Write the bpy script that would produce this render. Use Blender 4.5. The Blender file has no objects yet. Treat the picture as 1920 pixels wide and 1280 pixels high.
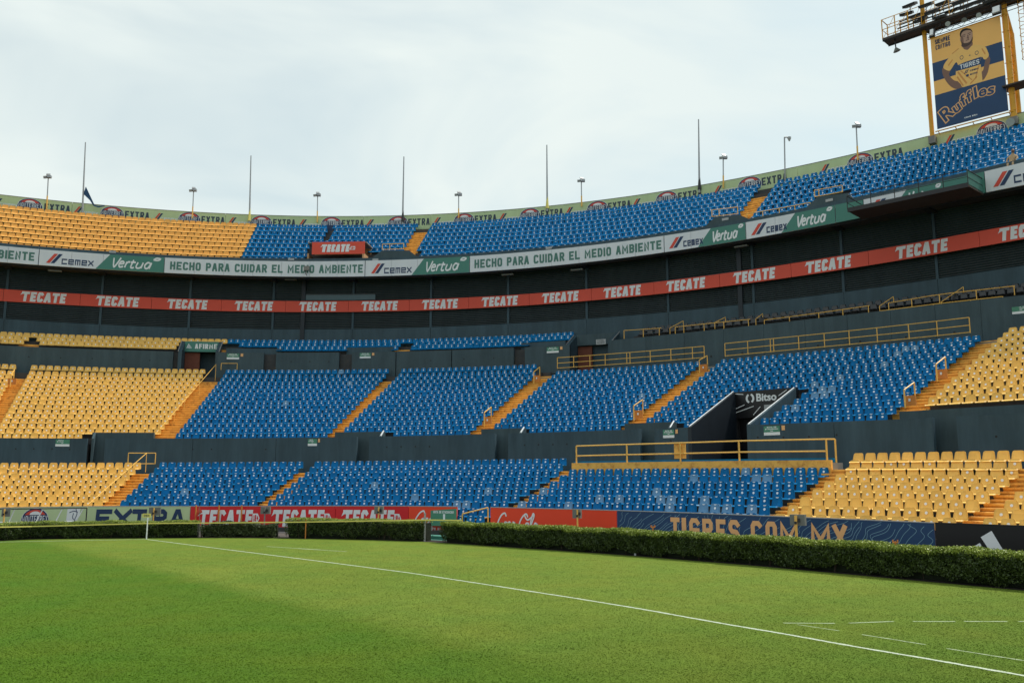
import bpy, math, random
import numpy as np
from mathutils import Vector, Matrix
random.seed(7); rng = np.random.default_rng(7)
R = math.radians
sc = bpy.context.scene
COL = sc.collection

# ------------------------------------------------------------------ camera
F_PX, Y_H, CAM_H = 1672.219, 904.595, 2.7
PITCH = math.atan((Y_H - 640) / F_PX)
cam = bpy.data.cameras.new('camera'); cam.sensor_width = 36; cam.lens = F_PX / 1920 * 36
cam.clip_start = .1; cam.clip_end = 3000
co = bpy.data.objects.new('camera', cam); COL.objects.link(co)
co.location = (0, 0, CAM_H); co.rotation_euler = (R(90) + PITCH, 0, 0); sc.camera = co

# ------------------------------------------------------------------ sky, sun, exposure
SUN_AZ, SUN_EL = R(62), R(58)            # azimuth from +Y towards +X
w = bpy.data.worlds.new('World'); sc.world = w; w.use_nodes = True
nt = w.node_tree; N = nt.nodes; LK = nt.links; N.clear()
out = N.new('ShaderNodeOutputWorld'); bg = N.new('ShaderNodeBackground'); LK.new(bg.outputs[0], out.inputs[0])
sky = N.new('ShaderNodeTexSky'); sky.sky_type = 'NISHITA'; sky.sun_disc = False
sky.sun_elevation = SUN_EL; sky.sun_rotation = SUN_AZ; sky.air_density = 1.0; sky.dust_density = 2.5; sky.ozone_density = 1.0
bg.inputs[1].default_value = 0.1
tc = N.new('ShaderNodeTexCoord')
sep = N.new('ShaderNodeSeparateXYZ'); LK.new(tc.outputs['Generated'], sep.inputs[0])
mp = N.new('ShaderNodeMapping'); mp.inputs['Scale'].default_value = (1.0, 1.0, 2.6); mp.inputs['Location'].default_value = (0.35, 0.1, 0.2)
LK.new(tc.outputs['Generated'], mp.inputs[0])
n1 = N.new('ShaderNodeTexNoise'); n1.inputs['Scale'].default_value = 2.1; n1.inputs['Detail'].default_value = 5; n1.inputs['Roughness'].default_value = .5
n1.inputs['Distortion'].default_value = .5
LK.new(mp.outputs[0], n1.inputs['Vector'])
cr = N.new('ShaderNodeValToRGB'); cr.color_ramp.elements[0].position = .34; cr.color_ramp.elements[1].position = .60
cr.color_ramp.elements[0].color = (.45, .45, .45, 1); cr.color_ramp.elements[1].color = (1, 1, 1, 1)
LK.new(n1.outputs[0], cr.inputs[0])
# clouds thin out towards the right (+x) and the zenith
mr = N.new('ShaderNodeMapRange'); mr.inputs['From Min'].default_value = .05; mr.inputs['From Max'].default_value = .75
mr.inputs['To Min'].default_value = 1.0; mr.inputs['To Max'].default_value = .72
LK.new(sep.outputs[0], mr.inputs['Value'])
mul = N.new('ShaderNodeMath'); mul.operation = 'MULTIPLY'; LK.new(cr.outputs[0], mul.inputs[0]); LK.new(mr.outputs[0], mul.inputs[1])
hz = N.new('ShaderNodeMapRange'); hz.inputs['From Min'].default_value = .14; hz.inputs['From Max'].default_value = .5
hz.inputs['To Min'].default_value = 1.0; hz.inputs['To Max'].default_value = .0
LK.new(sep.outputs[2], hz.inputs['Value'])
mx2 = N.new('ShaderNodeMath'); mx2.operation = 'MAXIMUM'; LK.new(mul.outputs[0], mx2.inputs[0]); LK.new(hz.outputs[0], mx2.inputs[1])
mx2.use_clamp = True
mix = N.new('ShaderNodeMix'); mix.data_type = 'RGBA'
tint = N.new('ShaderNodeMix'); tint.data_type = 'RGBA'; tint.blend_type = 'MULTIPLY'; tint.inputs[0].default_value = 1; LK.new(sky.outputs[0], tint.inputs[6]); tint.inputs[7].default_value = (1.3, 1.5, 1.28, 1)
LK.new(mx2.outputs[0], mix.inputs[0]); LK.new(tint.outputs[2], mix.inputs[6])
mix.inputs[7].default_value = (7.25, 7.95, 7.75, 1)
LK.new(mix.outputs[2], bg.inputs[0])
sl = bpy.data.lights.new('sun', 'SUN'); sl.energy = 3.2; sl.angle = R(5); sl.color = (1, .95, .87)
so = bpy.data.objects.new('sun', sl); COL.objects.link(so)
sd = Vector((math.sin(SUN_AZ) * math.cos(SUN_EL), math.cos(SUN_AZ) * math.cos(SUN_EL), math.sin(SUN_EL)))
so.rotation_euler = (-sd).to_track_quat('-Z', 'Y').to_euler(); so.location = (0, 0, 60)
sc.view_settings.view_transform = 'Standard'; sc.view_settings.look = 'None'
sc.view_settings.exposure = .22; sc.view_settings.gamma = 1; sc.view_settings.use_curve_mapping = False

# ------------------------------------------------------------------ plan of the bowl
KN = np.linspace(0, 120, 7)
PSI = np.array([0.41425, -0.05615, -0.47944, -0.80937, -0.89507, -1.15839, -1.43646])
LEV = {"gtop": [29.9098, [27.9744, 0.9071, -1.4269], [-0.27673, 0.00736, 0.30499, -0.00423, -0.0421], [0.0, 61.62]],
 "ktop": [28.854, [27.2968, 0.9125, -1.2677], [-0.22666, 0.0041, 0.24782, -0.0019, -0.03428], [0.0, 61.73]],
 "wtop": [23.1536, [19.2214, -0.2429, -1.3592], [-0.12547, 0.04885, 0.16997, -0.03847, -0.03627], [0.26, 63.62]],
 "wbot": [21.7143, [19.2209, 0.1817, -0.7221], [-0.41274, 0.00357, 0.52286, 0.02154, -0.09272], [0.32, 63.5]],
 "rtop": [19.6394, [20.9435, 0.7511, -0.4054], [-0.20993, 0.07314, 0.24562, -0.05269, -0.03829], [0.32, 62.84]],
 "rbot": [18.569, [20.9487, 0.4208, -0.8336], [-0.14262, 0.08746, 0.14708, -0.06457, -0.01768], [0.39, 62.76]],
 "louv": [16.9615, [21.4659, 1.5136, -0.2315], [0.11275, -0.0541, -0.15251, 0.03412, 0.03533], [0.47, 59.76]],
 "mini": [15.8678, [20.5056, 0.5606, -0.3797], [0.49581, 0.33892, -0.12412, -0.03206], [0.54, 36.88]],
 "mpar": [14.4431, [18.5768, 0.2651, -0.15], [-0.06619, -0.32882, -0.23823, -0.01718], [1.95, 32.79]],
 "vpar": [14.5509, [18.7351, 4.506, 7.6645], [-0.99603, 1.42229, -0.43628], [39.12, 63.04]],
 "midtop": [12.8001, [17.8298, 0.0701, -0.0025], [-0.161, -0.12888, 0.00074], [2.45, 34.97]],
 "mid3": [11.843, [15.9511, 0.0022, 0.0212], [-0.29545, 0.05614, 0.19821, 0.01202, -0.00308], [2.65, 61.2]],
 "dpar": [5.8784, [1.2412, 0.2246, 2.3856], [-0.0614, -0.04837, -0.04605, 0.06069, 0.0364], [3.03, 61.26]],
 "low1": [4.1042, [-0.8816, 0.2017, 0.9643], [-0.02293, -0.09688, 0.08783, 0.05075], [3.78, 67.93]],
 "low3": [3.4057, [-1.726, 0.1036, -1.472], [0.01371, -0.14145, -0.07035, 0.19621, 0.03071], [4.77, 68.12]],
 "low8": [1.7087, [-7.2583, 1.8268, 1.764], [-0.00869, 0.05355, -0.0053], [5.74, 64.01]]}

def spline(s):
    n = len(KN); h = KN[1]; M = np.zeros((n, n)); r = np.zeros(n); M[0, 0] = M[-1, -1] = 1
    for i in range(1, n - 1):
        M[i, i - 1] = 1; M[i, i] = 4; M[i, i + 1] = 1; r[i] = 6 * (PSI[i - 1] - 2 * PSI[i] + PSI[i + 1]) / h ** 2
    m = np.linalg.solve(M, r); s = np.asarray(s, float)
    i = np.clip((s / h).astype(int), 0, n - 2); t = s - KN[i]; u = h - t
    return (m[i] * u ** 3 + m[i + 1] * t ** 3) / (6 * h) + (PSI[i] / h - m[i] * h / 6) * u + (PSI[i + 1] / h - m[i + 1] * h / 6) * t

SG = np.arange(-24, 96.01, .1)
AG = spline(SG)
_i0 = int(np.argmin(abs(SG)))
_cx = np.concatenate([[0], np.cumsum((np.cos(AG[1:]) + np.cos(AG[:-1])) * .05)]); _cy = np.concatenate([[0], np.cumsum((np.sin(AG[1:]) + np.sin(AG[:-1])) * .05)])
XG = _cx - _cx[_i0] - 37.8586; YG = _cy - _cy[_i0] + 59.057
def hd(s): return np.interp(s, SG, AG)
def val(f, s): return f(s) if callable(f) else f
def pos(s, off, z=0.):
    a = hd(s); o = val(off, s)
    return np.array([np.interp(s, SG, XG) - np.sin(a) * o, np.interp(s, SG, YG) + np.cos(a) * o, val(z, s) + 0 * a])
def V3(s, off, z=0.):
    p = pos(s, off, z); return Vector((float(p[0]), float(p[1]), float(p[2])))
def LO(n):
    c = LEV[n][1]
    return lambda s: c[0] + c[1] * (np.asarray(s) - 60) / 60 + c[2] * ((np.clip(s, -12, 72) - 60) / 60) ** 2
def LZ(n):
    z, _, c, (lo, hi) = LEV[n]
    return lambda s: z + np.polyval(c, (np.clip(s, lo - 1, hi + 1) - 30) / 30)
def lin(f, g, t): return lambda s: val(f, s) * (1 - t) + val(g, s) * t
def add(f, d): return lambda s: val(f, s) + d
CP, SP = math.cos(PITCH), math.sin(PITCH)
def proj(p):
    dz = p[2] - CAM_H; D = p[1] * CP + dz * SP
    return 960 + F_PX * p[0] / D, 640 - F_PX * (-p[1] * SP + dz * CP) / D
def S(px, off, z):
    """where along the bowl a line of constant offset and height is met in column px"""
    m = (SG > -22) & (SG < 88); x, _ = proj(pos(SG[m], off, z)); return float(np.interp(px, x, SG[m]))
def zof(py, p):
    t = (640 - py) / F_PX; return CAM_H + p[1] * (SP + t * CP) / (CP - t * SP)
def at(px, py, off):
    z = 8.
    for _ in range(12):
        s = S(px, off, z); z = float(zof(py, pos(s, off)))
    return s, z
def ray(px, py):
    u = (px - 960) / F_PX; v = (640 - py) / F_PX
    return Vector((u, CP - v * SP, SP + v * CP))
def ground(px, py, z=0.):
    d = ray(px, py); t = (z - CAM_H) / d.z; return Vector((0, 0, CAM_H)) + d * t
def on_plane(px, py, p0, n):
    d = ray(px, py); c = Vector((0, 0, CAM_H)); return c + d * ((p0 - c).dot(n) / d.dot(n))

# ------------------------------------------------------------------ materials
def mat(name, col, rough=.6, var=.12, scale=3., bump=0., metal=0., spec=.4, streak=0., dirt=None, dscale=1.2, dlo=.55, dhi=.75, objvar=0.):
    m = bpy.data.materials.new(name); m.use_nodes = True; n = m.node_tree.nodes; l = m.node_tree.links
    b = n['Principled BSDF']; b.inputs['Roughness'].default_value = rough; b.inputs['Metallic'].default_value = metal
    b.inputs['Specular IOR Level'].default_value = spec
    g = n.new('ShaderNodeNewGeometry'); no = n.new('ShaderNodeTexNoise'); no.inputs['Scale'].default_value = scale; no.inputs['Detail'].default_value = 5
    l.new(g.outputs['Position'], no.inputs['Vector'])
    mxr = n.new('ShaderNodeMix'); mxr.data_type = 'RGBA'
    a = [c * (1 - var) for c in col]; c2 = [min(1, c * (1 + var)) for c in col]
    mxr.inputs[6].default_value = (*a, 1); mxr.inputs[7].default_value = (*c2, 1); l.new(no.outputs[0], mxr.inputs[0]); last = mxr.outputs[2]
    if streak:
        mpn = n.new('ShaderNodeMapping'); mpn.inputs['Scale'].default_value = (.8, .8, .10); l.new(g.outputs['Position'], mpn.inputs[0])
        n2 = n.new('ShaderNodeTexNoise'); n2.inputs['Scale'].default_value = 1.6; n2.inputs['Detail'].default_value = 6; n2.inputs['Roughness'].default_value = .7
        l.new(mpn.outputs[0], n2.inputs['Vector'])
        r = n.new('ShaderNodeMapRange'); r.inputs['From Min'].default_value = .4; r.inputs['From Max'].default_value = .7; l.new(n2.outputs[0], r.inputs['Value'])
        mm = n.new('ShaderNodeMath'); mm.operation = 'MULTIPLY'; mm.inputs[1].default_value = streak; l.new(r.outputs[0], mm.inputs[0])
        m3 = n.new('ShaderNodeMix'); m3.data_type = 'RGBA'; l.new(mm.outputs[0], m3.inputs[0]); l.new(last, m3.inputs[6])
        m3.inputs[7].default_value = (*[min(1, c * 1.7 + .012) for c in col], 1); last = m3.outputs[2]
    if dirt:
        n4 = n.new('ShaderNodeTexNoise'); n4.inputs['Scale'].default_value = dscale; n4.inputs['Detail'].default_value = 8; n4.inputs['Roughness'].default_value = .65
        l.new(g.outputs['Position'], n4.inputs['Vector'])
        r = n.new('ShaderNodeMapRange'); r.inputs['From Min'].default_value = dlo; r.inputs['From Max'].default_value = dhi; l.new(n4.outputs[0], r.inputs['Value'])
        m4 = n.new('ShaderNodeMix'); m4.data_type = 'RGBA'; l.new(r.outputs[0], m4.inputs[0]); l.new(last, m4.inputs[6]); m4.inputs[7].default_value = (*dirt, 1); last = m4.outputs[2]
    if objvar:
        wn = n.new('ShaderNodeTexWhiteNoise'); wn.noise_dimensions = '3D'
        sn = n.new('ShaderNodeVectorMath'); sn.operation = 'SNAP'; sn.inputs[1].default_value = (.6, .6, .4); l.new(g.outputs['Position'], sn.inputs[0]); l.new(sn.outputs[0], wn.inputs[0])
        r = n.new('ShaderNodeMapRange'); r.inputs['To Min'].default_value = 1 - objvar; r.inputs['To Max'].default_value = 1 + objvar; l.new(wn.outputs[0], r.inputs['Value'])
        hs = n.new('ShaderNodeHueSaturation'); l.new(r.outputs[0], hs.inputs['Value']); l.new(last, hs.inputs['Color']); last = hs.outputs[0]
    l.new(last, b.inputs['Base Color'])
    if bump:
        bp = n.new('ShaderNodeBump'); bp.inputs['Strength'].default_value = bump; bp.inputs['Distance'].default_value = .02; n5 = n.new('ShaderNodeTexNoise')
        n5.inputs['Scale'].default_value = 25; n5.inputs['Detail'].default_value = 4; l.new(g.outputs['Position'], n5.inputs['Vector']); l.new(n5.outputs[0], bp.inputs['Height']); l.new(bp.outputs[0], b.inputs['Normal'])
    return m
M = {}
M['wall'] = mat('dark_teal_paint', (.026, .054, .072), .62, .25, .8, .12, streak=.55, dirt=(.05, .075, .085), dscale=.9, dlo=.62, dhi=.85)
M['wall2'] = mat('dark_slate_paint', (.034, .060, .072), .65, .25, .7, .12, streak=.5)
M['louvre'] = mat('dark_louvre_metal', (.060, .073, .080), .6, .2, .6, 0, streak=.25)
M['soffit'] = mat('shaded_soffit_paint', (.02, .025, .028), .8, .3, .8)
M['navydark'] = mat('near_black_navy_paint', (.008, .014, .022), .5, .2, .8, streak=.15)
M['conc'] = mat('terrace_concrete_dark', (.05, .05, .052), .85, .3, 2., .2, dirt=(.10, .07, .045), dscale=2.)
M['conc2'] = mat('weathered_concrete', (.2, .19, .175), .85, .2, 1.5, .2, streak=.2)
M['track'] = mat('track_concrete', (.075, .062, .055), .9, .2, 1., .2)
M['brick'] = mat('red_kerb_paint', (.16, .05, .03), .8, .3, 3.)
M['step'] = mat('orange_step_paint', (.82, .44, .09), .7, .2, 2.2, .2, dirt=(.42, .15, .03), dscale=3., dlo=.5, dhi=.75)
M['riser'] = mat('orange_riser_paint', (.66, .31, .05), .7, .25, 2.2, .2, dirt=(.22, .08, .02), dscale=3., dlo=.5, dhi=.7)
M['blue'] = mat('blue_seat_plastic', (0.0, .145, .36), .5, .10, 1.5, spec=.12, objvar=.12, dirt=(.03, .17, .33), dscale=7., dlo=.55, dhi=.9)
M['yellow'] = mat('yellow_seat_plastic', (.86, .53, .14), .5, .08, 1.5, spec=.15, dirt=(.72, .42, .13), dscale=6., dlo=.5, dhi=.85, objvar=.07)
M['deepyellow'] = mat('deep_yellow_plastic', (.82, .44, .12), .55, .08, 1.5, spec=.12, objvar=.06)  # deeper, more orange yellow for the top tier seats
M['fade'] = mat('faded_blue_plastic', (.12, .27, .44), .6, .15, 4.)
M['black'] = mat('black_seat_plastic', (.012, .012, .014), .25, .1, 4., spec=.6)
M['white'] = mat('white_print', (.72, .74, .76), .6, .05, 4.)
M['sticker'] = mat('white_sticker', (.8, .82, .85), .5, .08, 8.)
M['banner'] = mat('white_banner_vinyl', (.62, .65, .69), .55, .05, .6, streak=.12)
M['vert'] = mat('green_banner_vinyl', (.055, .20, .16), .55, .08, .6)
M['gtext'] = mat('green_print', (.07, .18, .15), .6, .05, 2)
M['navy'] = mat('navy_print', (.012, .035, .10), .55, .08, 2)
M['slate'] = mat('slate_print', (.035, .055, .085), .6, .1, 3)
M['board_navy'] = mat('navy_board_vinyl', (.010, .048, .13), .5, .15, .7)
M['redp'] = mat('red_print', (.60, .06, .035), .55, .08, 1)
M['tecate'] = mat('red_ribbon_vinyl', (.66, .075, .04), .55, .10, .5)
M['redb'] = mat('red_board_vinyl', (.62, .012, .018), .5, .06, .7)
M['coke'] = mat('orange_red_vinyl', (.80, .055, .014), .5, .05, .7)
M['lime'] = mat('pale_green_vinyl', (.46, .56, .31), .6, .07, .6, streak=.15)
M['orangeprint'] = mat('orange_print', (.78, .42, .18), .6, .05, 2)
M['line'] = mat('pale_blue_print', (.22, .40, .50), .6, .05, 2)
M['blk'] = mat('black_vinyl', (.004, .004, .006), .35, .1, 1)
M['rail'] = mat('yellow_rail_paint', (.80, .46, .10), .5, .15, 4., dirt=(.3, .14, .05), dscale=5., dlo=.6, dhi=.8)
M['towery'] = mat('tower_yellow_paint', (.66, .32, .02), .5, .15, 2., dirt=(.3, .12, .03), dscale=3., dlo=.6, dhi=.8)
M['steel'] = mat('dark_steel', (.03, .03, .033), .5, .2, 3., metal=.3)
M['brown'] = mat('rusty_platform_steel', (.055, .042, .035), .7, .3, 3.)
M['galv'] = mat('galvanised_steel', (.33, .34, .35), .45, .15, 4., metal=.4)
M['grey'] = mat('grey_cabinet_paint', (.16, .17, .15), .6, .15, 4.)
M['skin'] = mat('brown_skin', (.20, .105, .075), .5, .1, 6.)
M['jersey'] = mat('orange_yellow_print', (.84, .50, .15), .6, .05, 2)
M['jersey2'] = mat('orange_print_fold', (.62, .27, .07), .6, .05, 2)
M['poster'] = mat('yellow_poster_vinyl', (.88, .48, .13), .5, .05, .5)
M['tan'] = mat('tan_shirt_cotton', (.48, .33, .20), .85, .1, 8.)
M['hair'] = mat('dark_hair', (.012, .010, .009), .7, .2, 9.)
M['wood'] = mat('tan_plywood', (.45, .25, .12), .7, .2, 3.)
M['blueflag'] = mat('blue_flag_cloth', (.02, .07, .16), .8, .1, 4.)
M['evac'] = mat('green_sign_print', (.06, .22, .14), .5, .08, 2)
M['tape'] = mat('yellow_plastic_tape', (.72, .62, .16), .5, .1, 4)
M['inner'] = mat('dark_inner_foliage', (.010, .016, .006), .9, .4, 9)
M['bark'] = mat('hedge_stems', (.05, .035, .025), .9, .3, 8)
M['lens'] = mat('lamp_glass', (.4, .42, .42), .2, .1, 6, spec=.8)
M['mesh'] = mat('mesh_panel_orange', (.55, .2, .04), .7, .2, 5)

def leafmat(name, c1, c2):
    m = bpy.data.materials.new(name); m.use_nodes = True; n = m.node_tree.nodes; l = m.node_tree.links; b = n['Principled BSDF']
    g = n.new('ShaderNodeNewGeometry'); wn = n.new('ShaderNodeTexNoise'); wn.inputs['Scale'].default_value = 2.5; l.new(g.outputs['Position'], wn.inputs['Vector'])
    ad = n.new('ShaderNodeMath'); ad.operation = 'ADD'; l.new(g.outputs['Random Per Island'], ad.inputs[0]); l.new(wn.outputs[0], ad.inputs[1])
    mr_ = n.new('ShaderNodeMapRange'); mr_.inputs['From Min'].default_value = .3; mr_.inputs['From Max'].default_value = 1.7; l.new(ad.outputs[0], mr_.inputs['Value'])
    mx_ = n.new('ShaderNodeMix'); mx_.data_type = 'RGBA'; l.new(mr_.outputs[0], mx_.inputs[0]); mx_.inputs[6].default_value = (*c1, 1); mx_.inputs[7].default_value = (*c2, 1)
    l.new(mx_.outputs[2], b.inputs['Base Color']); b.inputs['Roughness'].default_value = .45; b.inputs['Specular IOR Level'].default_value = .35
    return m
M['leaf'] = leafmat('hedge_leaf', (.009, .021, .007), (.085, .125, .024))
M['sunlit'] = leafmat('sunlit_hedge_leaf', (.09, .14, .015), (.36, .42, .07))  # lighter leaf copy: sunlight on the hedge top painted into the colour
M['leaf2'] = leafmat('hedge_leaf_olive', (.025, .035, .014), (.10, .13, .05))

# ------------------------------------------------------------------ mesh helpers
class MB:
    def __init__(s): s.v = []; s.f = []; s.m = []; s.n = 0
    def addv(s, vs, fs, mi=0):
        s.v.extend([tuple(p) for p in vs]); s.f.extend([tuple(i + s.n for i in f) for f in fs]); s.m.extend([mi] * len(fs)); s.n += len(vs); return s
    def quad(s, a, b, c, d, mi=0): return s.addv([a, b, c, d], [(0, 1, 2, 3)], mi)
    def hexa(s, p, mi=0):   # p: 4 bottom, 4 top
        return s.addv(p, [(3, 2, 1, 0), (4, 5, 6, 7), (0, 1, 5, 4), (1, 2, 6, 5), (2, 3, 7, 6), (3, 0, 4, 7)], mi)
    def box(s, c, hx, hy, hz, rz=0., mi=0, rx=0.):
        m = Matrix.Rotation(rz, 4, 'Z') @ Matrix.Rotation(rx, 4, 'X'); c = Vector(c)
        P = [c + m @ Vector((x * hx, y * hy, z * hz)) for z in (-1, 1) for x, y in ((-1, -1), (1, -1), (1, 1), (-1, 1))]
        return s.hexa(P, mi)
    def tube(s, a, b, r, n=6, mi=0, r2=None):
        a, b = Vector(a), Vector(b); d = (b - a)
        if d.length < 1e-6: return s
        d.normalize(); u = d.orthogonal().normalized(); w_ = d.cross(u); r2 = r if r2 is None else r2
        P = [a + (u * math.cos(t) + w_ * math.sin(t)) * r for t in [2 * math.pi * k / n for k in range(n)]] + [b + (u * math.cos(t) + w_ * math.sin(t)) * r2 for t in [2 * math.pi * k / n for k in range(n)]]
        return s.addv(P, [(k, (k + 1) % n, n + (k + 1) % n, n + k) for k in range(n)] + [tuple(range(n))[::-1], tuple(range(n, 2 * n))], mi)
    def path(s, pts, r, n=6, mi=0):
        for a, b in zip(pts[:-1], pts[1:]): s.tube(a, b, r, n, mi)
        return s
    def build(s, name, mats, parent=None, loc=None, smooth=False):
        me = bpy.data.meshes.new(name); L0 = Vector(parent.location) if parent is not None else (Vector(loc) if loc is not None else Vector((0, 0, 0)))
        va = np.array(s.v, dtype=float) - np.array(L0)
        me.from_pydata(va.tolist(), [], s.f)
        for m in (mats if isinstance(mats, (list, tuple)) else [mats]): me.materials.append(m)
        if any(s.m): me.polygons.foreach_set('material_index', s.m)
        if smooth: me.polygons.foreach_set('use_smooth', [True] * len(s.f))
        me.update()
        o = bpy.data.objects.new(name, me); COL.objects.link(o)
        if parent is not None: o.parent = parent
        elif loc is not None: o.location = loc
        return o
def tag(o, label=None, cat=None, group=None, kind=None):
    if label: o['label'] = label
    if cat: o['category'] = cat
    if group: o['group'] = group
    if kind: o['kind'] = kind
    return o
def thing(name, label, cat, loc=(0, 0, 0), group=None, kind=None):
    o = bpy.data.objects.new(name, None); COL.objects.link(o); o.location = loc; o.empty_display_size = .2
    return tag(o, label, cat, group, kind)
def arange(s0, s1, ds):
    n = max(1, int(math.ceil((s1 - s0) / ds))); return np.linspace(s0, s1, n + 1)
def sweep(mb, s0, s1, o0, o1, zb, zt, ds=1., mi=0, zt2=None, zb2=None):
    """closed slab between two offsets (o0 nearer the field), zt at o0 and zt2 at o1"""
    s = arange(s0, s1, ds); n = len(s)
    zt2 = zt if zt2 is None else zt2; zb2 = zb if zb2 is None else zb2
    A = pos(s, o0, zb).T; B = pos(s, o1, zb2).T; C = pos(s, o1, zt2).T; D = pos(s, o0, zt).T
    vs = np.concatenate([A, B, C, D]); F = []
    for i in range(n - 1):
        for a, b in ((0, 3), (3, 2), (2, 1), (1, 0)):
            F.append((a * n + i, a * n + i + 1, b * n + i + 1, b * n + i))
    F.append((0, 3 * n, 2 * n, n)); F.append((n - 1, 2 * n - 1, 3 * n - 1, 4 * n - 1))
    return mb.addv(vs, F, mi)
def strip(mb, s0, s1, off, zb, zt, ds=.7, mi=0):
    s = arange(s0, s1, ds); n = len(s); A = pos(s, off, zb).T; D = pos(s, off, zt).T
    return mb.addv(np.concatenate([A, D]), [(i, i + 1, n + i + 1, n + i) for i in range(n - 1)], mi)

# ---- block lettering made of mitred strokes
GL = {'A': '0,0 .4,1 .6,1 1,0|.2,.32 .8,.32', 'B': '0,0 0,1 .75,1 1,.86 1,.66 .78,.53 0,.53|.78,.53 1,.38 1,.14 .75,0 0,0', 'C': '1,.90 .8,1 .2,1 0,.85 0,.15 .2,0 .8,0 1,.10',
 'D': '0,0 0,1 .7,1 1,.78 1,.22 .7,0 0,0', 'E': '1,1 0,1 0,0 1,0|0,.5 .8,.5', 'F': '1,1 0,1 0,0|0,.5 .8,.5', 'G': '1,.88 .8,1 .2,1 0,.85 0,.15 .2,0 .8,0 1,.15 1,.46 .55,.46',
 'H': '0,0 0,1|1,0 1,1|0,.5 1,.5', 'I': '.5,0 .5,1', 'J': '1,1 1,.2 .8,0 .2,0 0,.2', 'K': '0,0 0,1|1,1 0,.45|.3,.6 1,0', 'L': '0,1 0,0 1,0', 'M': '0,0 0,1 .5,.3 1,1 1,0', 'N': '0,0 0,1 1,0 1,1',
 'O': '.2,0 0,.15 0,.85 .2,1 .8,1 1,.85 1,.15 .8,0 .2,0', 'P': '0,0 0,1 .8,1 1,.86 1,.6 .8,.46 0,.46', 'R': '0,0 0,1 .8,1 1,.86 1,.62 .8,.48 0,.48|.5,.48 1,0', 'S': '1,.88 .8,1 .2,1 0,.85 0,.66 .2,.52 .8,.48 1,.34 1,.15 .8,0 .2,0 0,.12',
 'T': '0,1 1,1|.5,1 .5,0', 'U': '0,1 0,.15 .2,0 .8,0 1,.15 1,1', 'V': '0,1 .5,0 1,1', 'X': '0,1 1,0|0,0 1,1', 'Y': '0,1 .5,.45 1,1|.5,.45 .5,0', 'Z': '0,1 1,1 0,0 1,0', '1': '.2,.8 .55,1 .55,0', '8': '.2,.52 0,.66 0,.86 .2,1 .8,1 1,.86 1,.66 .8,.52 1,.38 1,.14 .8,0 .2,0 0,.14 0,.38 .2,.52 .8,.52',
 '+': '.5,.2 .5,.8|.1,.5 .9,.5', '.': '.5,0 .5,.02', '-': '.1,.5 .9,.5', 'e': '0,.5 1,.5 1,1 0,1 0,0 1,0', 'm': '0,0 0,1 1,1 1,0|.5,1 .5,0', 'q': '1,1 0,1 0,0 1,0'}
def stroke_poly(pts, t, closed=False):
    """quads of a polyline of width t with mitred corners (2D)"""
    P = [Vector(p) for p in pts]; n = len(P)
    if closed: P = P[:-1]; n -= 1
    Lp, Rp = [], []
    for i in range(n):
        a = P[i - 1] if (i > 0 or closed) else None; b = P[(i + 1) % n] if (i < n - 1 or closed) else None
        d1 = (P[i] - a).normalized() if a is not None else None; d2 = (b - P[i]).normalized() if b is not None else None
        if d1 is None: d1 = d2
        if d2 is None: d2 = d1
        m = d1 + d2
        if m.length < 1e-3: m = d1
        m.normalize(); nn = Vector((-m.y, m.x)); k = 1 / max(.62, nn.dot(Vector((-d1.y, d1.x))))
        Lp.append(P[i] + nn * t / 2 * k); Rp.append(P[i] - nn * t / 2 * k)
    rng_ = range(n if closed else n - 1)
    return [(Rp[i], Rp[(i + 1) % n], Lp[(i + 1) % n], Lp[i]) for i in rng_]
def text2d(txt, x0, y0, w_, h, t, gap=.25, shear=0., widths=None):
    """polygons (2D quads with a lift index) of txt fitted into width w_"""
    ws = [({'I': .32, '.': .3, ' ': .55, 'M': 1.25, '1': .5}.get(c, 1.) if widths is None else widths[i]) for i, c in enumerate(txt)]
    tot = sum(ws) + gap * (len(txt) - 1); u = w_ / tot; x = x0; out_ = []
    for c, wc in zip(txt, ws):
        if c != ' ':
            cw = wc * u
            for si, st in enumerate(GL[c].split('|')):
                pts = [tuple(map(float, q.split(','))) for q in st.split()]
                hw = 0 if c in 'I.' else t / 2
                pts = [(x + hw + p[0] * (cw - 2 * hw), y0 + t / 2 + p[1] * (h - t)) for p in pts]
                closed = pts[0] == pts[-1]
                if not closed:   # square caps
                    a = Vector(pts[0]); b = Vector(pts[1]); e = (a - b).normalized() * t / 2; pts[0] = tuple(a + e)
                    a = Vector(pts[-1]); b = Vector(pts[-2]); e = (a - b).normalized() * t / 2; pts[-1] = tuple(a + e)
                for q in stroke_poly(pts, t, closed): out_.append(([(p.x + shear * (p.y - y0), p.y) for p in q], si))
        x += (wc + gap) * u
    return out_
def put(mb, polys, fmap, lift=.008, mi=0):
    for q, si in polys:
        mb.addv([fmap(p[0], p[1], lift + si * .0015) for p in q], [tuple(range(len(q)))], mi)
def font2d(txt, size=1., offset=0., shear=0.):
    cu = bpy.data.curves.new('lettering_curve', 'FONT'); cu.body = txt; cu.size = size; cu.offset = offset; cu.shear = shear; cu.resolution_u = 4; cu.fill_mode = 'FRONT'
    o = bpy.data.objects.new('lettering_curve', cu); me = o.to_mesh()
    vs = [(v.co.x, v.co.y) for v in me.vertices]; fs = [tuple(p.vertices) for p in me.polygons]
    o.to_mesh_clear(); bpy.data.objects.remove(o); bpy.data.curves.remove(cu)
    return vs, fs
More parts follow.
